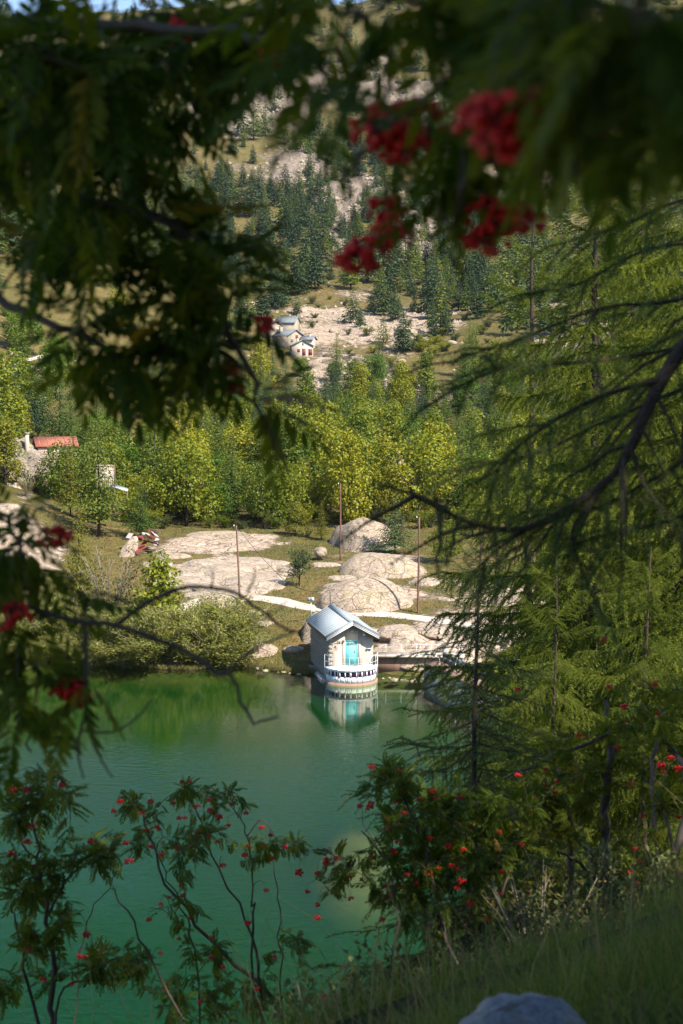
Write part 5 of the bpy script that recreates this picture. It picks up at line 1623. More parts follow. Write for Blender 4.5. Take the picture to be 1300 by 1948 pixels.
# ------------------------------------------------------------------ rowans
def rowan_leaf_mesh(seed, mat, npair=6, length=0.165):
    rs = np.random.default_rng(seed); mb = MB()
    t = np.linspace(0, 1, 6)
    bend = 0.25 + 0.25 * rs.random()
    rach = lambda s: np.array([length * s, 0.01 * math.sin(3 * s + seed), -bend * length * s * s])
    mb.tube(np.array([rach(s) for s in t]), np.linspace(0.0016, 0.0008, 6), 4, cap=False)
    specs = []
    for i in range(npair):
        s = 0.22 + 0.70 * i / (npair - 1)
        for sg in (-1, 1):
            specs.append((s, sg * (1.05 - 0.35 * s + rs.normal() * 0.08), 0.050 * (0.72 + 0.5 * math.sin(PI * (0.2 + 0.65 * s)))))
    specs.append((1.0, rs.normal() * 0.1, 0.055))
    for s, ang, L in specs:
        b = rach(s); L *= 0.9 + 0.2 * rs.random(); W = L * 0.30
        d = np.array([math.cos(ang), math.sin(ang), -0.15 - 0.35 * rs.random()]); d /= np.linalg.norm(d)
        side = np.cross([0, 0, 1.0], d); side /= np.linalg.norm(side); up = np.cross(d, side)
        rows = [(0.0, 0.0), (0.22, 0.75), (0.5, 1.0), (0.78, 0.72), (1.0, 0.0)]
        V = []
        for f, w in rows:
            m_ = b + d * L * f - up * L * 0.16 * f * f
            if w == 0: V.append(m_)
            else: V += [m_ + side * W * 0.5 * w + up * W * 0.22 * w, m_, m_ - side * W * 0.5 * w + up * W * 0.22 * w]
        V = np.array(V)
        tr = [[0, 2, 1], [0, 3, 2], [7, 8, 10], [8, 9, 10]]; q = []
        for r in (1, 4): q += [[r, r + 1, r + 4, r + 3], [r + 1, r + 2, r + 5, r + 4]]
        mb.add(V, q, tr)
    return mb.mesh('leaf', mat, True)


LEAF = [rowan_leaf_mesh(600 + i, M['rowan_leaf'], 6 + i % 2) for i in range(5)]
LEAFY = [rowan_leaf_mesh(620, M['rowan_leaf_y'])]
_ico = None


def berries_mesh(seed, n=26, rad=0.036, br=0.0052):
    rs = np.random.default_rng(seed); mb = MB()
    la = np.linspace(0, PI, 6)[1:-1]; lo = np.arange(8) * 2 * PI / 8
    S = np.array([[math.sin(a) * math.cos(b), math.sin(a) * math.sin(b), math.cos(a)] for a in la for b in lo] + [[0, 0, 1], [0, 0, -1]])
    q = []; k = len(la)
    for i in range(k - 1):
        for j in range(8): q.append([i * 8 + j, (i + 1) * 8 + j, (i + 1) * 8 + (j + 1) % 8, i * 8 + (j + 1) % 8])
    tr = [[k * 8, j, (j + 1) % 8] for j in range(8)] + [[k * 8 + 1, (k - 1) * 8 + (j + 1) % 8, (k - 1) * 8 + j] for j in range(8)]
    for i in range(n):
        d = rs.normal(size=3); d /= np.linalg.norm(d); d[2] = d[2] * 0.75 - 0.25
        p = d * rad * (0.5 + 0.55 * rs.random()) * np.array([1, 1, 0.9])
        mb.add(S * br * (0.85 + 0.3 * rs.random()) + p, q, tr, m=0)
        mb.tube(np.array([[0, 0, 0.012], p * 0.5 + [0, 0, 0.006], p]), 0.0006, 3, m=1, cap=False)
    mb.tube(np.array([[0, 0, 0.06], [0, 0, 0.03], [0, 0, 0.012]]), 0.0012, 4, m=1)
    return mb.mesh('berry_cluster', [M['berry'], M['bark_rowan']], True)


BERRY = [berries_mesh(640 + i, 52 + 8 * i, 0.038, 0.0058) for i in range(3)]
BERRYF = [berries_mesh(650 + i, 24, 0.028, 0.0066) for i in range(2)]


def rowan(label, limbs, sprays, berries, seed, twig_len=0.30, leaf_scale=1.0, spl=8, yellow=0.03, root_px=None, cap_leaves=300, far=False, name='rowan_tree', cat='tree', droop=0.35, lit_seed=0):
    """limbs: [(list of (px,py,Y), r0, r1)];  sprays: [(px,py,rx,ry,Y0,Y1,count)];  berries: [(px,py,Y,scale)]"""
    rs = np.random.default_rng(seed)
    L0 = []
    for pts, _, _ in limbs:
        c = [at(*p) for p in pts]
        if pts[0][1] > 1750 and pts[0][2] > 6:                     # stems that leave the picture at the bottom go on down to the soil
            q = c[0] + (c[0] - c[1]) * 0.6; c.insert(0, np.array([q[0], q[1], bz(q[0], q[1]) - 0.15]))
        L0.append(np.array(c))
    org = L0[0][0]
    root = thing(name, label, cat, tuple(org))
    S = []
    for c, (_, r0, r1) in zip(L0, limbs):
        cc = lerp_curve(c, 22); cc = cc + rs.normal(size=cc.shape) * 0.004 * np.linalg.norm(cc[0] - cc[-1])
        mb = MB(); mb.tube(cc - org, np.linspace(r0, r1, 22), 7); mb.build('branch', M['bark_rowan'], root, True)
        S.append(cc[3:])
    S = np.vstack(S)
    tw = MB(); leaves = []
    for px, py, rx, ry, Y0, Y1, cnt in sprays:
        for _ in range(cnt):
            a = rs.random() * 6.283; r = math.sqrt(rs.random())
            tip = at(px + rx * r * math.cos(a), py + ry * r * math.sin(a), Y0 + (Y1 - Y0) * rs.random())
            d2 = np.linalg.norm(S - tip, axis=1); i = int(np.argmin(d2)); st = S[i]
            v = tip - st; dist = d2[i]
            mid = st + v * 0.5 + np.array([rs.normal() * 0.05, rs.normal() * 0.05, 0.10 + 0.04 * rs.normal()]) * min(1, dist)
            cv = lerp_curve([st, mid, tip], 12)
            tw.tube(cv - org, np.linspace(0.0020 + 0.004 * min(1, dist), 0.0016, 12), 4, cap=False)
            S = np.vstack([S, cv[4::3]])
            ln = np.linalg.norm(np.diff(cv, axis=0), axis=1).sum()
            span = min(0.92, twig_len / max(ln, 1e-3))
            for k in range(spl):
                f = 1 - span * (k + 0.3 * rs.random()) / spl
                j = min(10, int(f * 11)); p = cv[j] + (cv[j + 1] - cv[j]) * (f * 11 - j)
                ax = cv[j + 1] - cv[j]; ax /= np.linalg.norm(ax) + 1e-9
                rd = rs.normal(size=3); rd -= ax * rd.dot(ax); rd /= np.linalg.norm(rd) + 1e-9
                d = ax * (0.35 + 0.4 * (k == 0)) + rd * 0.85; d[2] -= droop * (0.5 + rs.random()); d /= np.linalg.norm(d)
                leaves.append((p, d))
    rs.shuffle(leaves)
    extra = MB()
    for i, (p, d) in enumerate(leaves):
        X = Vector(d); up = Vector((rs.normal() * 0.4, rs.normal() * 0.4 - 0.1, 1)).normalized()
        Yv = up.cross(X)
        if Yv.length < 1e-3: Yv = Vector((0, 1, 0))
        Yv.normalize(); Z = X.cross(Yv)
        s = leaf_scale * (0.75 + 0.45 * rs.random())
        Mx = Matrix(((X.x, Yv.x, Z.x, p[0] - org[0]), (X.y, Yv.y, Z.y, p[1] - org[1]), (X.z, Yv.z, Z.z, p[2] - org[2]), (0, 0, 0, 1))) @ Matrix.Scale(s, 4)
        me = LEAFY[0] if rs.random() < yellow else LEAF[int(rs.integers(5))]
        if i < cap_leaves:
            place('leaf', me, root, M=Mx)
        else:
            MV, MT, MQ = LARR[me.name]
            R4 = np.array(Mx); extra.add(MV @ R4[:3, :3].T + R4[:3, 3], MQ, MT)
    if extra.n:
        tag(extra.build('leaves', M['rowan_leaf'], root, True), kind='stuff')
    if far:
        berries = list(berries) + [(px + rs.normal() * rx * 0.7, py + rs.normal() * ry * 0.7, (Y0 + Y1) / 2 - 0.1, 0.65 + 0.3 * rs.random()) for px, py, rx, ry, Y0, Y1, c in sprays for _ in range(2 if c > 5 else 1)]
    for b in berries:
        px, py, Y, s = b
        p = at(px, py, Y)
        d2 = np.linalg.norm(S - p, axis=1); st = S[int(np.argmin(d2))]
        top = p + np.array([0, 0, 0.06 * s])
        tw.tube(lerp_curve([st, (st + top) / 2 + np.array([0, 0, 0.3 * min(0.2, np.linalg.norm(st - top))]), top], 8) - org, np.linspace(0.003, 0.0013, 8), 4, cap=False)
        o = place('berry_cluster', (BERRYF if far else BERRY)[int(rs.integers(2 if far else 3))], root, tuple(p - org), rs.random() * 6, s)
    if tw.n: tag(tw.build('twigs', M['bark_rowan'], root), kind='stuff')
    return root


LARR = {}
for me in LEAF + LEAFY:
    v = np.empty(len(me.vertices) * 3, np.float32); me.vertices.foreach_get('co', v)
    tq = [list(p.vertices) for p in me.polygons]
    LARR[me.name] = (v.reshape(-1, 3).astype(float), [t for t in tq if len(t) == 3], [t for t in tq if len(t) == 4])

T1 = [seen(-2.1, 3.5, z_) for z_ in (bz(-2.1, 3.5) - 0.3, 21.2, 22.6, 23.9, 24.6)]
T2 = [seen(1.35, 1.3, z_) for z_ in (bz(1.35, 1.3) - 0.3, 22.4, 23.4, 24.4, 25.2)]
T3 = [seen(-1.9, 2.5, z_) for z_ in (bz(-1.9, 2.5) - 0.3, 21.6, 22.6, 23.4, 24.0)]
# overhead rowan from the left: dark, out of focus
rowan('near rowan hanging in from the upper left, dark leaves', [
    (T1, 0.06, 0.02),
    ([T1[3], (-220, 60, 3.4), (-60, 160, 3.3), (120, 260, 3.1), (260, 380, 3.0), (370, 500, 2.9), (440, 620, 2.9), (485, 740, 2.9), (535, 850, 2.9)], 0.022, 0.003),
    ([T1[2], (-200, 420, 3.2), (0, 560, 3.1), (130, 620, 3.0), (250, 700, 3.0), (300, 800, 3.0)], 0.016, 0.003),
    ([T1[4], (-200, 20, 2.7), (60, 40, 2.6), (300, 60, 2.5), (520, 90, 2.4), (640, 150, 2.4)], 0.018, 0.004),
    ([(260, 380, 3.0), (330, 500, 3.0), (360, 620, 3.0), (410, 760, 3.0)], 0.008, 0.003)],
    [(40, 100, 150, 110, 2.2, 3.2, 7), (190, 90, 130, 90, 2.2, 3.2, 5), (60, 310, 120, 110, 2.4, 3.2, 7), (210, 280, 90, 100, 2.4, 3.2, 5), (350, 40, 120, 50, 2.2, 3.0, 7), (120, 200, 120, 60, 2.4, 3.2, 4), (480, 90, 50, 30, 2.3, 2.8, 2), (500, 20, 60, 30, 2.2, 2.8, 2),
     (330, 190, 60, 40, 2.6, 3.2, 2), (190, 450, 100, 50, 2.5, 3.2, 4), (380, 450, 80, 40, 2.6, 3.1, 4), (40, 440, 70, 50, 2.6, 3.2, 2), (310, 560, 50, 40, 2.7, 3.1, 2), (420, 540, 40, 40, 2.7, 3.1, 3),
     (150, 560, 30, 30, 2.8, 3.1, 1), (400, 640, 50, 40, 2.8, 3.1, 3), (350, 690, 70, 40, 2.8, 3.1, 3), (220, 700, 40, 40, 2.8, 3.1, 2), (150, 700, 30, 30, 2.8, 3.1, 1), (520, 790, 20, 30, 2.8, 3.0, 1), (180, 620, 40, 30, 2.8, 3.1, 1)],
    [(112, 118, 2.6, 1), (350, 50, 2.6, 1), (435, 700, 2.9, 0.7), (445, 735, 2.9, 0.6), (505, 610, 2.8, 0.7), (210, 408, 3, .8), (20, 300, 2.8, 1), (540, 95, 2.4, 1)], 701, spl=7, yellow=0.05, leaf_scale=0.78, droop=0.2)
# overhead rowan from the top right, very near
rowan('nearest rowan hanging in from the top right with red berry clusters', [
    (T2, 0.05, 0.018),
    ([T2[2], (1520, 60, 1.75), (1300, 70, 1.7), (1100, 100, 1.65), (900, 150, 1.7), (780, 190, 1.9), (700, 270, 2.0), (650, 330, 2.1)], 0.011, 0.003),
    ([T2[3], (1520, -60, 1.6), (1250, -40, 1.6), (900, -10, 1.7), (650, 30, 1.8)], 0.010, 0.003),
    ([(1300, 70, 1.7), (1240, 180, 1.5), (1180, 290, 1.4), (1100, 330, 1.4)], 0.007, 0.003),
    ([(1000, 120, 1.7), (930, 260, 1.9), (880, 360, 2.0), (860, 440, 2.1)], 0.006, 0.002)],
    [(620, -20, 120, 25, 1.5, 2.0, 3), (820, -10, 120, 25, 1.5, 1.9, 3), (1030, -10, 130, 40, 1.3, 1.7, 5), (1200, 10, 120, 50, 1.1, 1.5, 5), (1270, 110, 60, 60, 1.1, 1.5, 4), (1130, 70, 70, 30, 1.2, 1.6, 2), (890, 250, 30, 30, 1.9, 2.2, 2),
     (940, 340, 30, 30, 2.0, 2.3, 2), (770, 230, 20, 20, 2.0, 2.3, 1), (585, 190, 20, 15, 1.4, 1.6, 1), (1060, 240, 30, 20, 1.5, 1.8, 1), (1000, 120, 40, 30, 1.5, 1.8, 2)],
    [(735, 228, 2.0, 1.25), (785, 215, 2.0, 1.25), (760, 260, 2.0, 1.1), (940, 205, 1.28, 0.85), (985, 225, 1.3, 0.95), (1055, 195, 1.28, 0.9), (1020, 255, 1.3, 0.9), (960, 250, 1.3, 0.8), (1080, 240, 1.28, 0.85), (1010, 195, 1.32, 0.8), (735, 392, 2.2, 0.9), (742, 440, 2.2, 0.9), (705, 465, 2.2, 1.0), (675, 488, 2.2, 0.9),
     (945, 395, 2.1, 1.1), (985, 410, 2.1, 1.0), (925, 445, 2.1, .9)], 702, spl=6, leaf_scale=0.74, yellow=0.02, droop=0.25)
# left lower limb with bare crooked twigs
rowan('near rowan limb at the left edge with bare crooked twigs over the lake', [
    (T3, 0.05, 0.018),
    ([T3[1], (-200, 1110, 3.1), (-20, 1142, 3.1), (110, 1170, 3.1), (220, 1196, 3.1), (370, 1250, 3.1), (425, 1292, 3.1), (460, 1340, 3.1), (492, 1368, 3.1), (522, 1356, 3.1)], 0.0085, 0.0026),
    ([(215, 1193, 3.1), (290, 1140, 3.15), (360, 1117, 3.2), (440, 1125, 3.2), (500, 1165, 3.2), (545, 1196, 3.2), (578, 1206, 3.2)], 0.006, 0.003),
    ([(400, 1122, 3.2), (405, 1105, 3.2), (404, 1085, 3.2)], 0.003, 0.0015), ([(470, 1128, 3.2), (482, 1105, 3.2), (485, 1080, 3.2)], 0.003, 0.0015),
    ([(420, 1285, 3.1), (490, 1232, 3.15), (560, 1203, 3.2)], 0.004, 0.002),
    ([(300, 1222, 3.1), (330, 1215, 3.12), (352, 1190, 3.14)], 0.0025, 0.001), ([(425, 1292, 3.1), (440, 1300, 3.1), (442, 1318, 3.1)], 0.002, 0.001), ([(470, 1348, 3.1), (476, 1330, 3.1), (494, 1326, 3.1)], 0.002, 0.001), ([(505, 1166, 3.2), (530, 1160, 3.2), (548, 1140, 3.2)], 0.002, 0.001),
    ([(160, 1182, 3.1), (163, 1260, 3.1), (165, 1340, 3.1), (150, 1420, 3.1), (160, 1480, 3.1)], 0.006, 0.002),
    ([(160, 1360, 3.1), (185, 1430, 3.1), (215, 1480, 3.1)], 0.004, 0.0015),
    ([(150, 1390, 3.1), (215, 1392, 3.1), (260, 1365, 3.1), (290, 1330, 3.1)], 0.003, 0.0015),
    ([T3[2], (-200, 900, 3.1), (-20, 960, 3.1), (40, 1050, 3.1), (60, 1140, 3.1)], 0.010, 0.003),
    ([T3[1], (-200, 1280, 3.3), (-40, 1300, 3.3), (40, 1340, 3.3), (60, 1430, 3.3)], 0.010, 0.003)],
    [(30, 1000, 60, 50, 2.9, 3.3, 3), (40, 1090, 60, 40, 2.9, 3.3, 4), (130, 1110, 50, 20, 3, 3.2, 1), (40, 1190, 50, 50, 2.9, 3.3, 3), (180, 1190, 30, 30, 3, 3.2, 1), (165, 1330, 40, 30, 3, 3.2, 2), (10, 1310, 40, 50, 3, 3.4, 2), (10, 1410, 40, 50, 3, 3.4, 2), (70, 960, 30, 20, 2.9, 3.2, 1)],
    [(130, 1300, 3.1, 1.1), (18, 1160, 3.0, 1.2), (150, 1325, 3.1, .8), (105, 1015, 3.1, 1)], 703, spl=4, twig_len=0.22, leaf_scale=0.78, droop=0.2)
# saplings on the bank at the lower left
rowan('rowan sapling at the lower left with dark leafy twigs', [
    ([(100, 2060, 8.2), (100, 1900, 8.2), (92, 1760, 8.2), (75, 1640, 8.2), (55, 1540, 8.2)], 0.026, 0.006), ([(105, 2060, 8.3), (60, 1900, 8.3), (40, 1790, 8.3), (20, 1720, 8.3)], 0.016, 0.005),
    ([(92, 1740, 8.2), (130, 1670, 8.2), (170, 1640, 8.2)], 0.010, 0.004), ([(108, 2050, 8.1), (110, 1900, 8.1), (160, 1860, 8.1), (230, 1820, 8.1)], 0.012, 0.004), ([(75, 1640, 8.2), (40, 1600, 8.2), (30, 1520, 8.3)], 0.008, 0.003)],
    [(60, 1500, 90, 60, 7.9, 8.5, 14), (60, 1590, 90, 50, 7.9, 8.5, 9), (170, 1625, 60, 30, 8, 8.4, 8), (60, 1710, 90, 60, 7.9, 8.5, 12), (110, 1790, 80, 50, 7.9, 8.5, 9), (190, 1840, 90, 30, 7.9, 8.4, 9), (40, 1860, 60, 50, 8, 8.5, 4)],
    [(22, 1500, 7.8, 1.1), (60, 1570, 8, .9), (165, 1780, 8.2, 0.7), (30, 1650, 8.1, .8)], 704, spl=9, far=True, yellow=0.04, leaf_scale=0.66, droop=0.1)
rowan('open rowan sapling with many berry clusters in front of the lake', [
    ([(565, 2040, 10.6), (520, 1900, 10.6), (450, 1830, 10.6), (380, 1760, 10.6), (320, 1680, 10.6), (285, 1590, 10.6), (262, 1525, 10.6)], 0.024, 0.005),
    ([(505, 2040, 10.3), (500, 1930, 10.3), (485, 1820, 10.3), (450, 1720, 10.3), (400, 1610, 10.3), (350, 1490, 10.3)], 0.018, 0.004),
    ([(480, 1800, 10.3), (482, 1700, 10.3), (470, 1590, 10.3), (435, 1520, 10.3)], 0.011, 0.004), ([(390, 2030, 10.0), (330, 1900, 10.0), (270, 1790, 10.0), (225, 1700, 10.0), (215, 1680, 10)], 0.013, 0.004),
    ([(375, 1850, 10.6), (350, 1730, 10.6), (310, 1640, 10.6), (300, 1560, 10.6)], 0.010, 0.003), ([(130, 2040, 10.0), (165, 1770, 10.2), (205, 1690, 10.3), (260, 1620, 10.4)], 0.007, 0.003),
    ([(540, 2030, 10.9), (535, 1880, 10.9), (533, 1760, 10.9), (520, 1640, 10.9)], 0.010, 0.004), ([(470, 1590, 10.3), (500, 1560, 10.3), (530, 1600, 10.3), (560, 1615, 10.3)], 0.005, 0.002)],
    [(265, 1530, 40, 25, 10.3, 10.9, 9), (290, 1600, 50, 30, 10.3, 10.9, 7), (350, 1500, 40, 25, 10, 10.6, 7), (430, 1530, 40, 30, 10, 10.6, 7), (370, 1580, 40, 30, 10, 10.6, 7), (350, 1640, 40, 30, 10, 10.6, 7), (470, 1610, 40, 30, 10, 10.6, 7), (540, 1610, 40, 20, 10, 10.6, 5),
     (350, 1740, 50, 30, 10, 10.6, 5), (390, 1810, 50, 25, 10, 10.6, 7), (340, 1880, 80, 40, 10, 10.6, 12), (460, 1880, 60, 40, 10, 10.8, 12), (560, 1830, 50, 60, 10.4, 11, 9), (230, 1820, 60, 30, 10, 10.4, 7), (400, 1930, 80, 30, 9.8, 10.4, 9), (600, 1900, 50, 40, 10, 10.8, 9)],
    [(228, 1523, 10.4, .9), (288, 1523, 10.4, .9), (270, 1545, 10.4, .8), (298, 1572, 10.5, .8), (278, 1578, 10.5, .8), (352, 1496, 10.2, .8), (375, 1533, 10.2, .9), (398, 1520, 10.2, .8), (330, 1527, 10.3, .8), (352, 1555, 10.3, .7), (378, 1583, 10.2, .9), (398, 1590, 10.2, .7), (417, 1552, 10.2, 1), (434, 1569, 10.2, .8),
     (437, 1510, 10.2, .7), (468, 1545, 10.3, .8), (498, 1573, 10.3, .9), (466, 1625, 10.2, 1), (502, 1607, 10.3, .7), (308, 1625, 10.5, .8), (338, 1612, 10.4, .8), (424, 1645, 10.2, .9), (345, 1682, 10.4, .9), (350, 1702, 10.4, .8), (322, 1706, 10.4, .7), (283, 1748, 10.5, .9), (361, 1746, 10.4, .7), (402, 1782, 10.3, .7), (341, 1785, 10.4, .7), (506, 1692, 10.3, .8),
     (472, 1754, 10.2, 1.0), (541, 1610, 10.3, 1), (560, 1618, 10.3, .8), (161, 1820, 10, .9), (353, 1817, 10.4, .6), (490, 1880, 10.2, .7)], 705, spl=7, far=True, yellow=0.03, twig_len=0.30, leaf_scale=0.56, droop=0.08)
rowan('dense rowan bush with scattered berries right of the lake in front of the young larch', [
    ([(870, 1900, 9.4), (850, 1790, 9.6), (800, 1720, 9.8), (740, 1640, 10.0), (690, 1580, 10.1)], 0.024, 0.005), ([(880, 1900, 9.4), (840, 1740, 9.6), (810, 1620, 9.8), (770, 1520, 9.9), (750, 1470, 9.9)], 0.020, 0.005),
    ([(890, 1900, 9.5), (890, 1740, 9.8), (890, 1610, 10), (860, 1510, 10.1)], 0.020, 0.005), ([(900, 1900, 9.6), (940, 1760, 9.9), (970, 1640, 10.1), (980, 1540, 10.2)], 0.020, 0.005),
    ([(760, 1950, 9.3), (745, 1840, 9.4), (755, 1740, 9.5), (735, 1640, 9.6), (690, 1570, 9.7)], 0.010, 0.003)],
    [(750, 1490, 50, 40, 9.6, 10.3, 14), (800, 1540, 80, 50, 9.6, 10.4, 20), (760, 1600, 60, 40, 9.6, 10.3, 12), (870, 1560, 80, 60, 9.7, 10.5, 18), (850, 1640, 80, 50, 9.6, 10.4, 16), (940, 1600, 70, 70, 9.8, 10.6, 18), (780, 1680, 60, 40, 9.5, 10.2, 10), (870, 1720, 80, 50, 9.5, 10.2, 12), (960, 1700, 70, 60, 9.7, 10.4, 10), (980, 1520, 70, 50, 9.8, 10.6, 12), (720, 1710, 30, 40, 9.4, 9.8, 4), (640, 1660, 60, 40, 9.6, 10.2, 6), (800, 1770, 60, 30, 9.4, 10, 6)],
    [(685, 1532, 9.9, .9), (703, 1534, 9.9, 1.1), (762, 1465, 9.9, .8), (768, 1502, 9.8, .9), (752, 1525, 9.8, .8), (823, 1503, 9.7, 1.0), (800, 1520, 9.8, .7), (770, 1545, 9.7, .7), (738, 1556, 9.8, .9), (740, 1573, 9.8, .8), (875, 1516, 9.9, .8), (830, 1517, 9.8, .7), (760, 1601, 9.7, 1.1), (819, 1593, 9.7, 1), (853, 1608, 9.7, 1), (748, 1616, 9.7, .8),
     (860, 1645, 9.7, .9), (815, 1660, 9.7, 1.1), (879, 1674, 9.6, 1.1), (870, 1688, 9.6, .8), (742, 1703, 9.6, .9), (896, 1717, 9.6, 1), (926, 1747, 9.6, .8), (951, 1582, 9.9, .7), (728, 1748, 9.5, .9), (956, 1657, 9.7, .8), (665, 1667, 9.8, .9), (690, 1672, 9.8, .8), (570, 1658, 9.8, 1.2), (605, 1660, 9.8, 1), (621, 1640, 9.8, 1), (640, 1632, 9.8, .9), (604, 1720, 9.8, .8), (585, 1695, 9.8, .8), (667, 1708, 9.8, .8), (604, 1744, 9.6, .9), (835, 1650, 9.7, .7)], 706, spl=10, far=True, yellow=0.06, leaf_scale=0.60, droop=0.1)
rowan('shaded rowan thicket with crooked dark stems at the lower right', [
    ([(1165, 1800, 10.2), (1158, 1690, 10.6), (1150, 1560, 11.0), (1160, 1420, 11.2), (1150, 1330, 11.3)], 0.065, 0.02), ([(1240, 1800, 9.8), (1180, 1700, 10.2), (1110, 1610, 10.4), (1040, 1560, 10.6)], 0.026, 0.008),
    ([(1270, 1800, 9.6), (1255, 1640, 9.8), (1240, 1480, 10), (1260, 1350, 10.2)], 0.034, 0.010), ([(1300, 1780, 9.4), (1285, 1640, 9.5), (1265, 1540, 9.6)], 0.020, 0.01), ([(1080, 1790, 10.6), (1085, 1680, 10.8), (1085, 1560, 11), (1050, 1430, 11.2)], 0.050, 0.012),
    ([(1158, 1700, 10.5), (1100, 1640, 10.4), (1060, 1620, 10.3)], 0.018, 0.006), ([(1285, 1640, 9.5), (1310, 1480, 10.0), (1220, 1385, 10.5), (1080, 1430, 10.8), (960, 1480, 11)], 0.03, 0.008)],
    [(1060, 1480, 90, 60, 10.4, 11.4, 14), (1180, 1460, 100, 60, 10.2, 11.4, 16), (1270, 1430, 60, 80, 9.8, 11, 13), (1250, 1540, 60, 60, 9.6, 10.8, 10), (1120, 1540, 80, 40, 10.2, 11, 8), (1040, 1580, 60, 50, 10.2, 10.8, 8), (1200, 1360, 100, 50, 10.2, 11.4, 11), (1080, 1390, 90, 50, 10.4, 11.4, 10), (1280, 1320, 50, 60, 10, 11, 6), (1270, 1660, 50, 60, 9.4, 10, 6), (1040, 1700, 50, 40, 10, 10.6, 5), (1200, 1660, 50, 40, 10, 10.4, 3)],
    [(1258, 1453, 9.8, 1.2), (1290, 1460, 9.7, 1.2), (1275, 1440, 9.8, 1), (1200, 1490, 10.2, .8), (1175, 1420, 10.4, .8), (1245, 1300, 10.2, .9), (1187, 1342, 10.2, 1.1), (1150, 1215, 10.4, .8), (1060, 1485, 10.4, .7), (1210, 1680, 10, .9), (1100, 1680, 10.2, .7), (985, 1310, 10.5, .8)], 707, spl=10, far=True, yellow=0.07, leaf_scale=0.68, droop=0.1)

# ------------------------------------------------------------------ grass, rock and stalks of the near bank
def grass(n, name, mat, xr, yr, hmin, hmax, w, seed, smin, smax, label, dens=None):
    rs = np.random.default_rng(seed)
    x = rs.uniform(xr[0], xr[1], n * 3); y = rs.uniform(yr[0], yr[1], n * 3)
    s = -0.6 * x + 0.8 * y
    k = (s > smin) & (s < smax) & (vnoise(x * 2.2, y * 2.2, seed) + 0.35 * rs.random(len(x)) > 0.42)
    x, y = x[k][:n], y[k][:n]; n = len(x)
    z = bank(x, y)
    h = rs.uniform(hmin, hmax, n) * (0.6 + 0.8 * vnoise(x * 1.3, y * 1.3, seed + 3)); az = rs.random(n) * 6.283
    lean = rs.uniform(0.15, 0.9, n)
    dx, dy = np.cos(az) * lean - 0.15, np.sin(az) * lean
    sx, sy = -np.sin(az), np.cos(az)
    V = []
    for f, ww in ((0, 1.0), (0.35, 0.85), (0.7, 0.55), (1.0, 0.0)):
        cx = x + dx * h * f * f; cy = y + dy * h * f * f; cz = z - 0.02 + h * f * (1 - 0.35 * lean * f)
        if ww: V += [np.c_[cx - sx * w * ww / 2, cy - sy * w * ww / 2, cz], np.c_[cx + sx * w * ww / 2, cy + sy * w * ww / 2, cz]]
        else: V.append(np.c_[cx, cy, cz])
    V = np.stack(V, 1).reshape(-1, 3); i = np.arange(n)[:, None] * 7
    mb = MB(); mb.add(V, np.vstack([i + np.array([0, 1, 3, 2]), i + np.array([2, 3, 5, 4])]), i + np.array([4, 5, 6]))
    return tag(mb.build(name, mat), label, 'grass', kind='stuff')


grass(65000, 'grass', M['grass'], (-3, 5), (2.6, 9.5), 0.10, 0.30, 0.0045, 5, 0.5, 6.2, 'long dark green grass on the near bank')
grass(26000, 'undergrowth_grass', M['grass'], (-6, 8), (5, 16), 0.12, 0.36, 0.006, 6, 2.4, 12, 'rank grass under the rowans on the steep bank')
grass(5000, 'pale_grass', M['reed'], (-3, 5), (2.6, 9.5), 0.15, 0.42, 0.0035, 15, 0.5, 6.2, 'paler yellowish blades mixed into the near grass')
grass(1500, 'dry_grass_stalks', M['straw'], (-2, 6), (4, 11), 0.35, 0.75, 0.004, 7, 3, 8, 'dry straw stalks standing in the near grass')
g = at(1000, 1925, 3.55)
me = rock_mesh('boulder', M['boulder'], 161, (56, 30), 0.17, 0.8, 0.05, dome=True)
o = place('boulder', me, None, (g[0], 3.68, bz(g[0], 3.68) + 0.02), 0.25, (0.23, 0.24, 0.37))
tag(o, 'bluish grey rock lying in the grass at the bottom edge', 'rock')

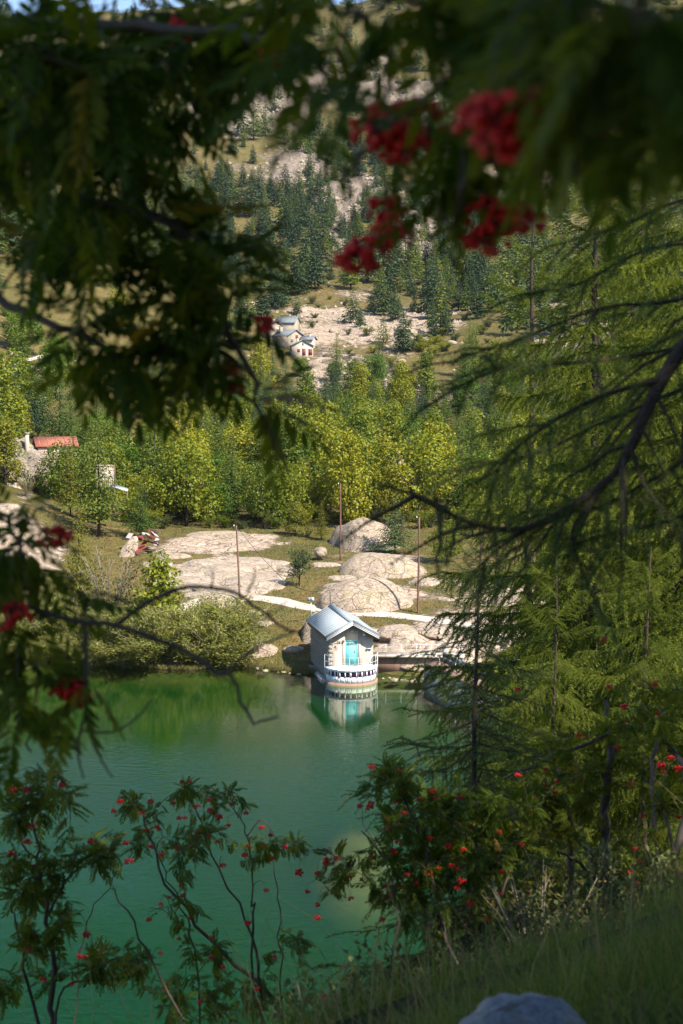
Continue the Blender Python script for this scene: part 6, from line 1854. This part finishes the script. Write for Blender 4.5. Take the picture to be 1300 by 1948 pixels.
# shore grass fringe on the far bank
rs = np.random.default_rng(77)
px = rs.uniform(90, 600, 5200); Y = np.interp(px, _spx, _sY) + rs.gamma(1.2, 0.5, 5200)
x = (px - 650) / F_PX * Y; z = np.maximum(height(x, Y), 0)
C = np.c_[x, Y, z]; D = rs.normal(size=C.shape) * 0.4; D[:, 2] = 1
mb = MB(); leaf_quads(mb, C, D, np.tile([0, -1.0, 0.2], (len(C), 1)) + rs.normal(size=C.shape) * 0.3, rs.uniform(0.15, 0.5, len(C)), 0.04)
tag(mb.build('shore_grass', M['reed']), 'yellowish grass fringe along the far waterline', 'grass', kind='stuff')

for i, (px, Y, h, kd, lab) in enumerate([(960, 10.5, 1.3, 'dark', 'dark low bush at the foot of the young larch'), (1040, 9.5, 1.2, 'brown', 'brownish low bush left of the thick rowan stems'), (1130, 9.8, 1.1, 'dark', 'dark low bush under the thick rowan stems'),
                                          (1230, 9.0, 0.8, 'dark', 'small dark bush at the right edge behind the grass'), (700, 8.6, 1.0, 'dark', 'dark low bush left of the dense rowan stems'), (620, 9.6, 1.3, 'brown', 'brownish leafy shrub at the waterside below the open rowan sapling'),
                                          (860, 9.2, 1.1, 'dark', 'dark low bush hiding the dense rowan roots'), (540, 10.6, 1.4, 'dark', 'dark shrub at the roots of the open rowan sapling'), (780, 9.0, 0.9, 'brown', 'small brownish shrub before the dense rowan')]):
    x, y, z = stand(px, Y)
    broadleaf(kd, x, y, z - 0.05, h, lab, name='bush', wide=0.9, cat='bush', bush=True)

# ------------------------------------------------------------------ unseen trees added behind and right of the viewpoint to shade the near bank
for i, (x, y, h, kd, wd) in enumerate([(5.2, -4.6, 14, 'dense', 1), (8.6, -4.6, 14, 'dense', 1), (3.5, -10, 16, 'dense', 1), (4.6, 3.4, 12.5, 'dense', 0.5), (10.6, 4.3, 13, 'dense', 0.5)]):
    broadleaf(kd, x, y, bz(x, y), h, 'unseen broadleaf tree added beside the viewpoint to shade the near bank', 'unseen trees added to shade the near bank', wide=wd)

# ------------------------------------------------------------------ the air over the valley
hm, hnt, hout = newmat('valley_air'); hn = N(hnt)
pv = hn('VolumePrincipled'); pv.inputs['Density'].default_value = 0.000035; pv.inputs['Color'].default_value = (0.80, 0.90, 1.0, 1); pv.inputs['Anisotropy'].default_value = 0.2
hn.link(pv.outputs[0], hout.inputs['Volume'])
ztop = float(np.max(ZZ)) + 40
mb = MB(); mb.box((0, 780, (ztop - 16) / 2), (1400, 1700, ztop + 16))
tag(mb.build('haze', hm), 'thin blue air over the valley', 'haze', kind='stuff')
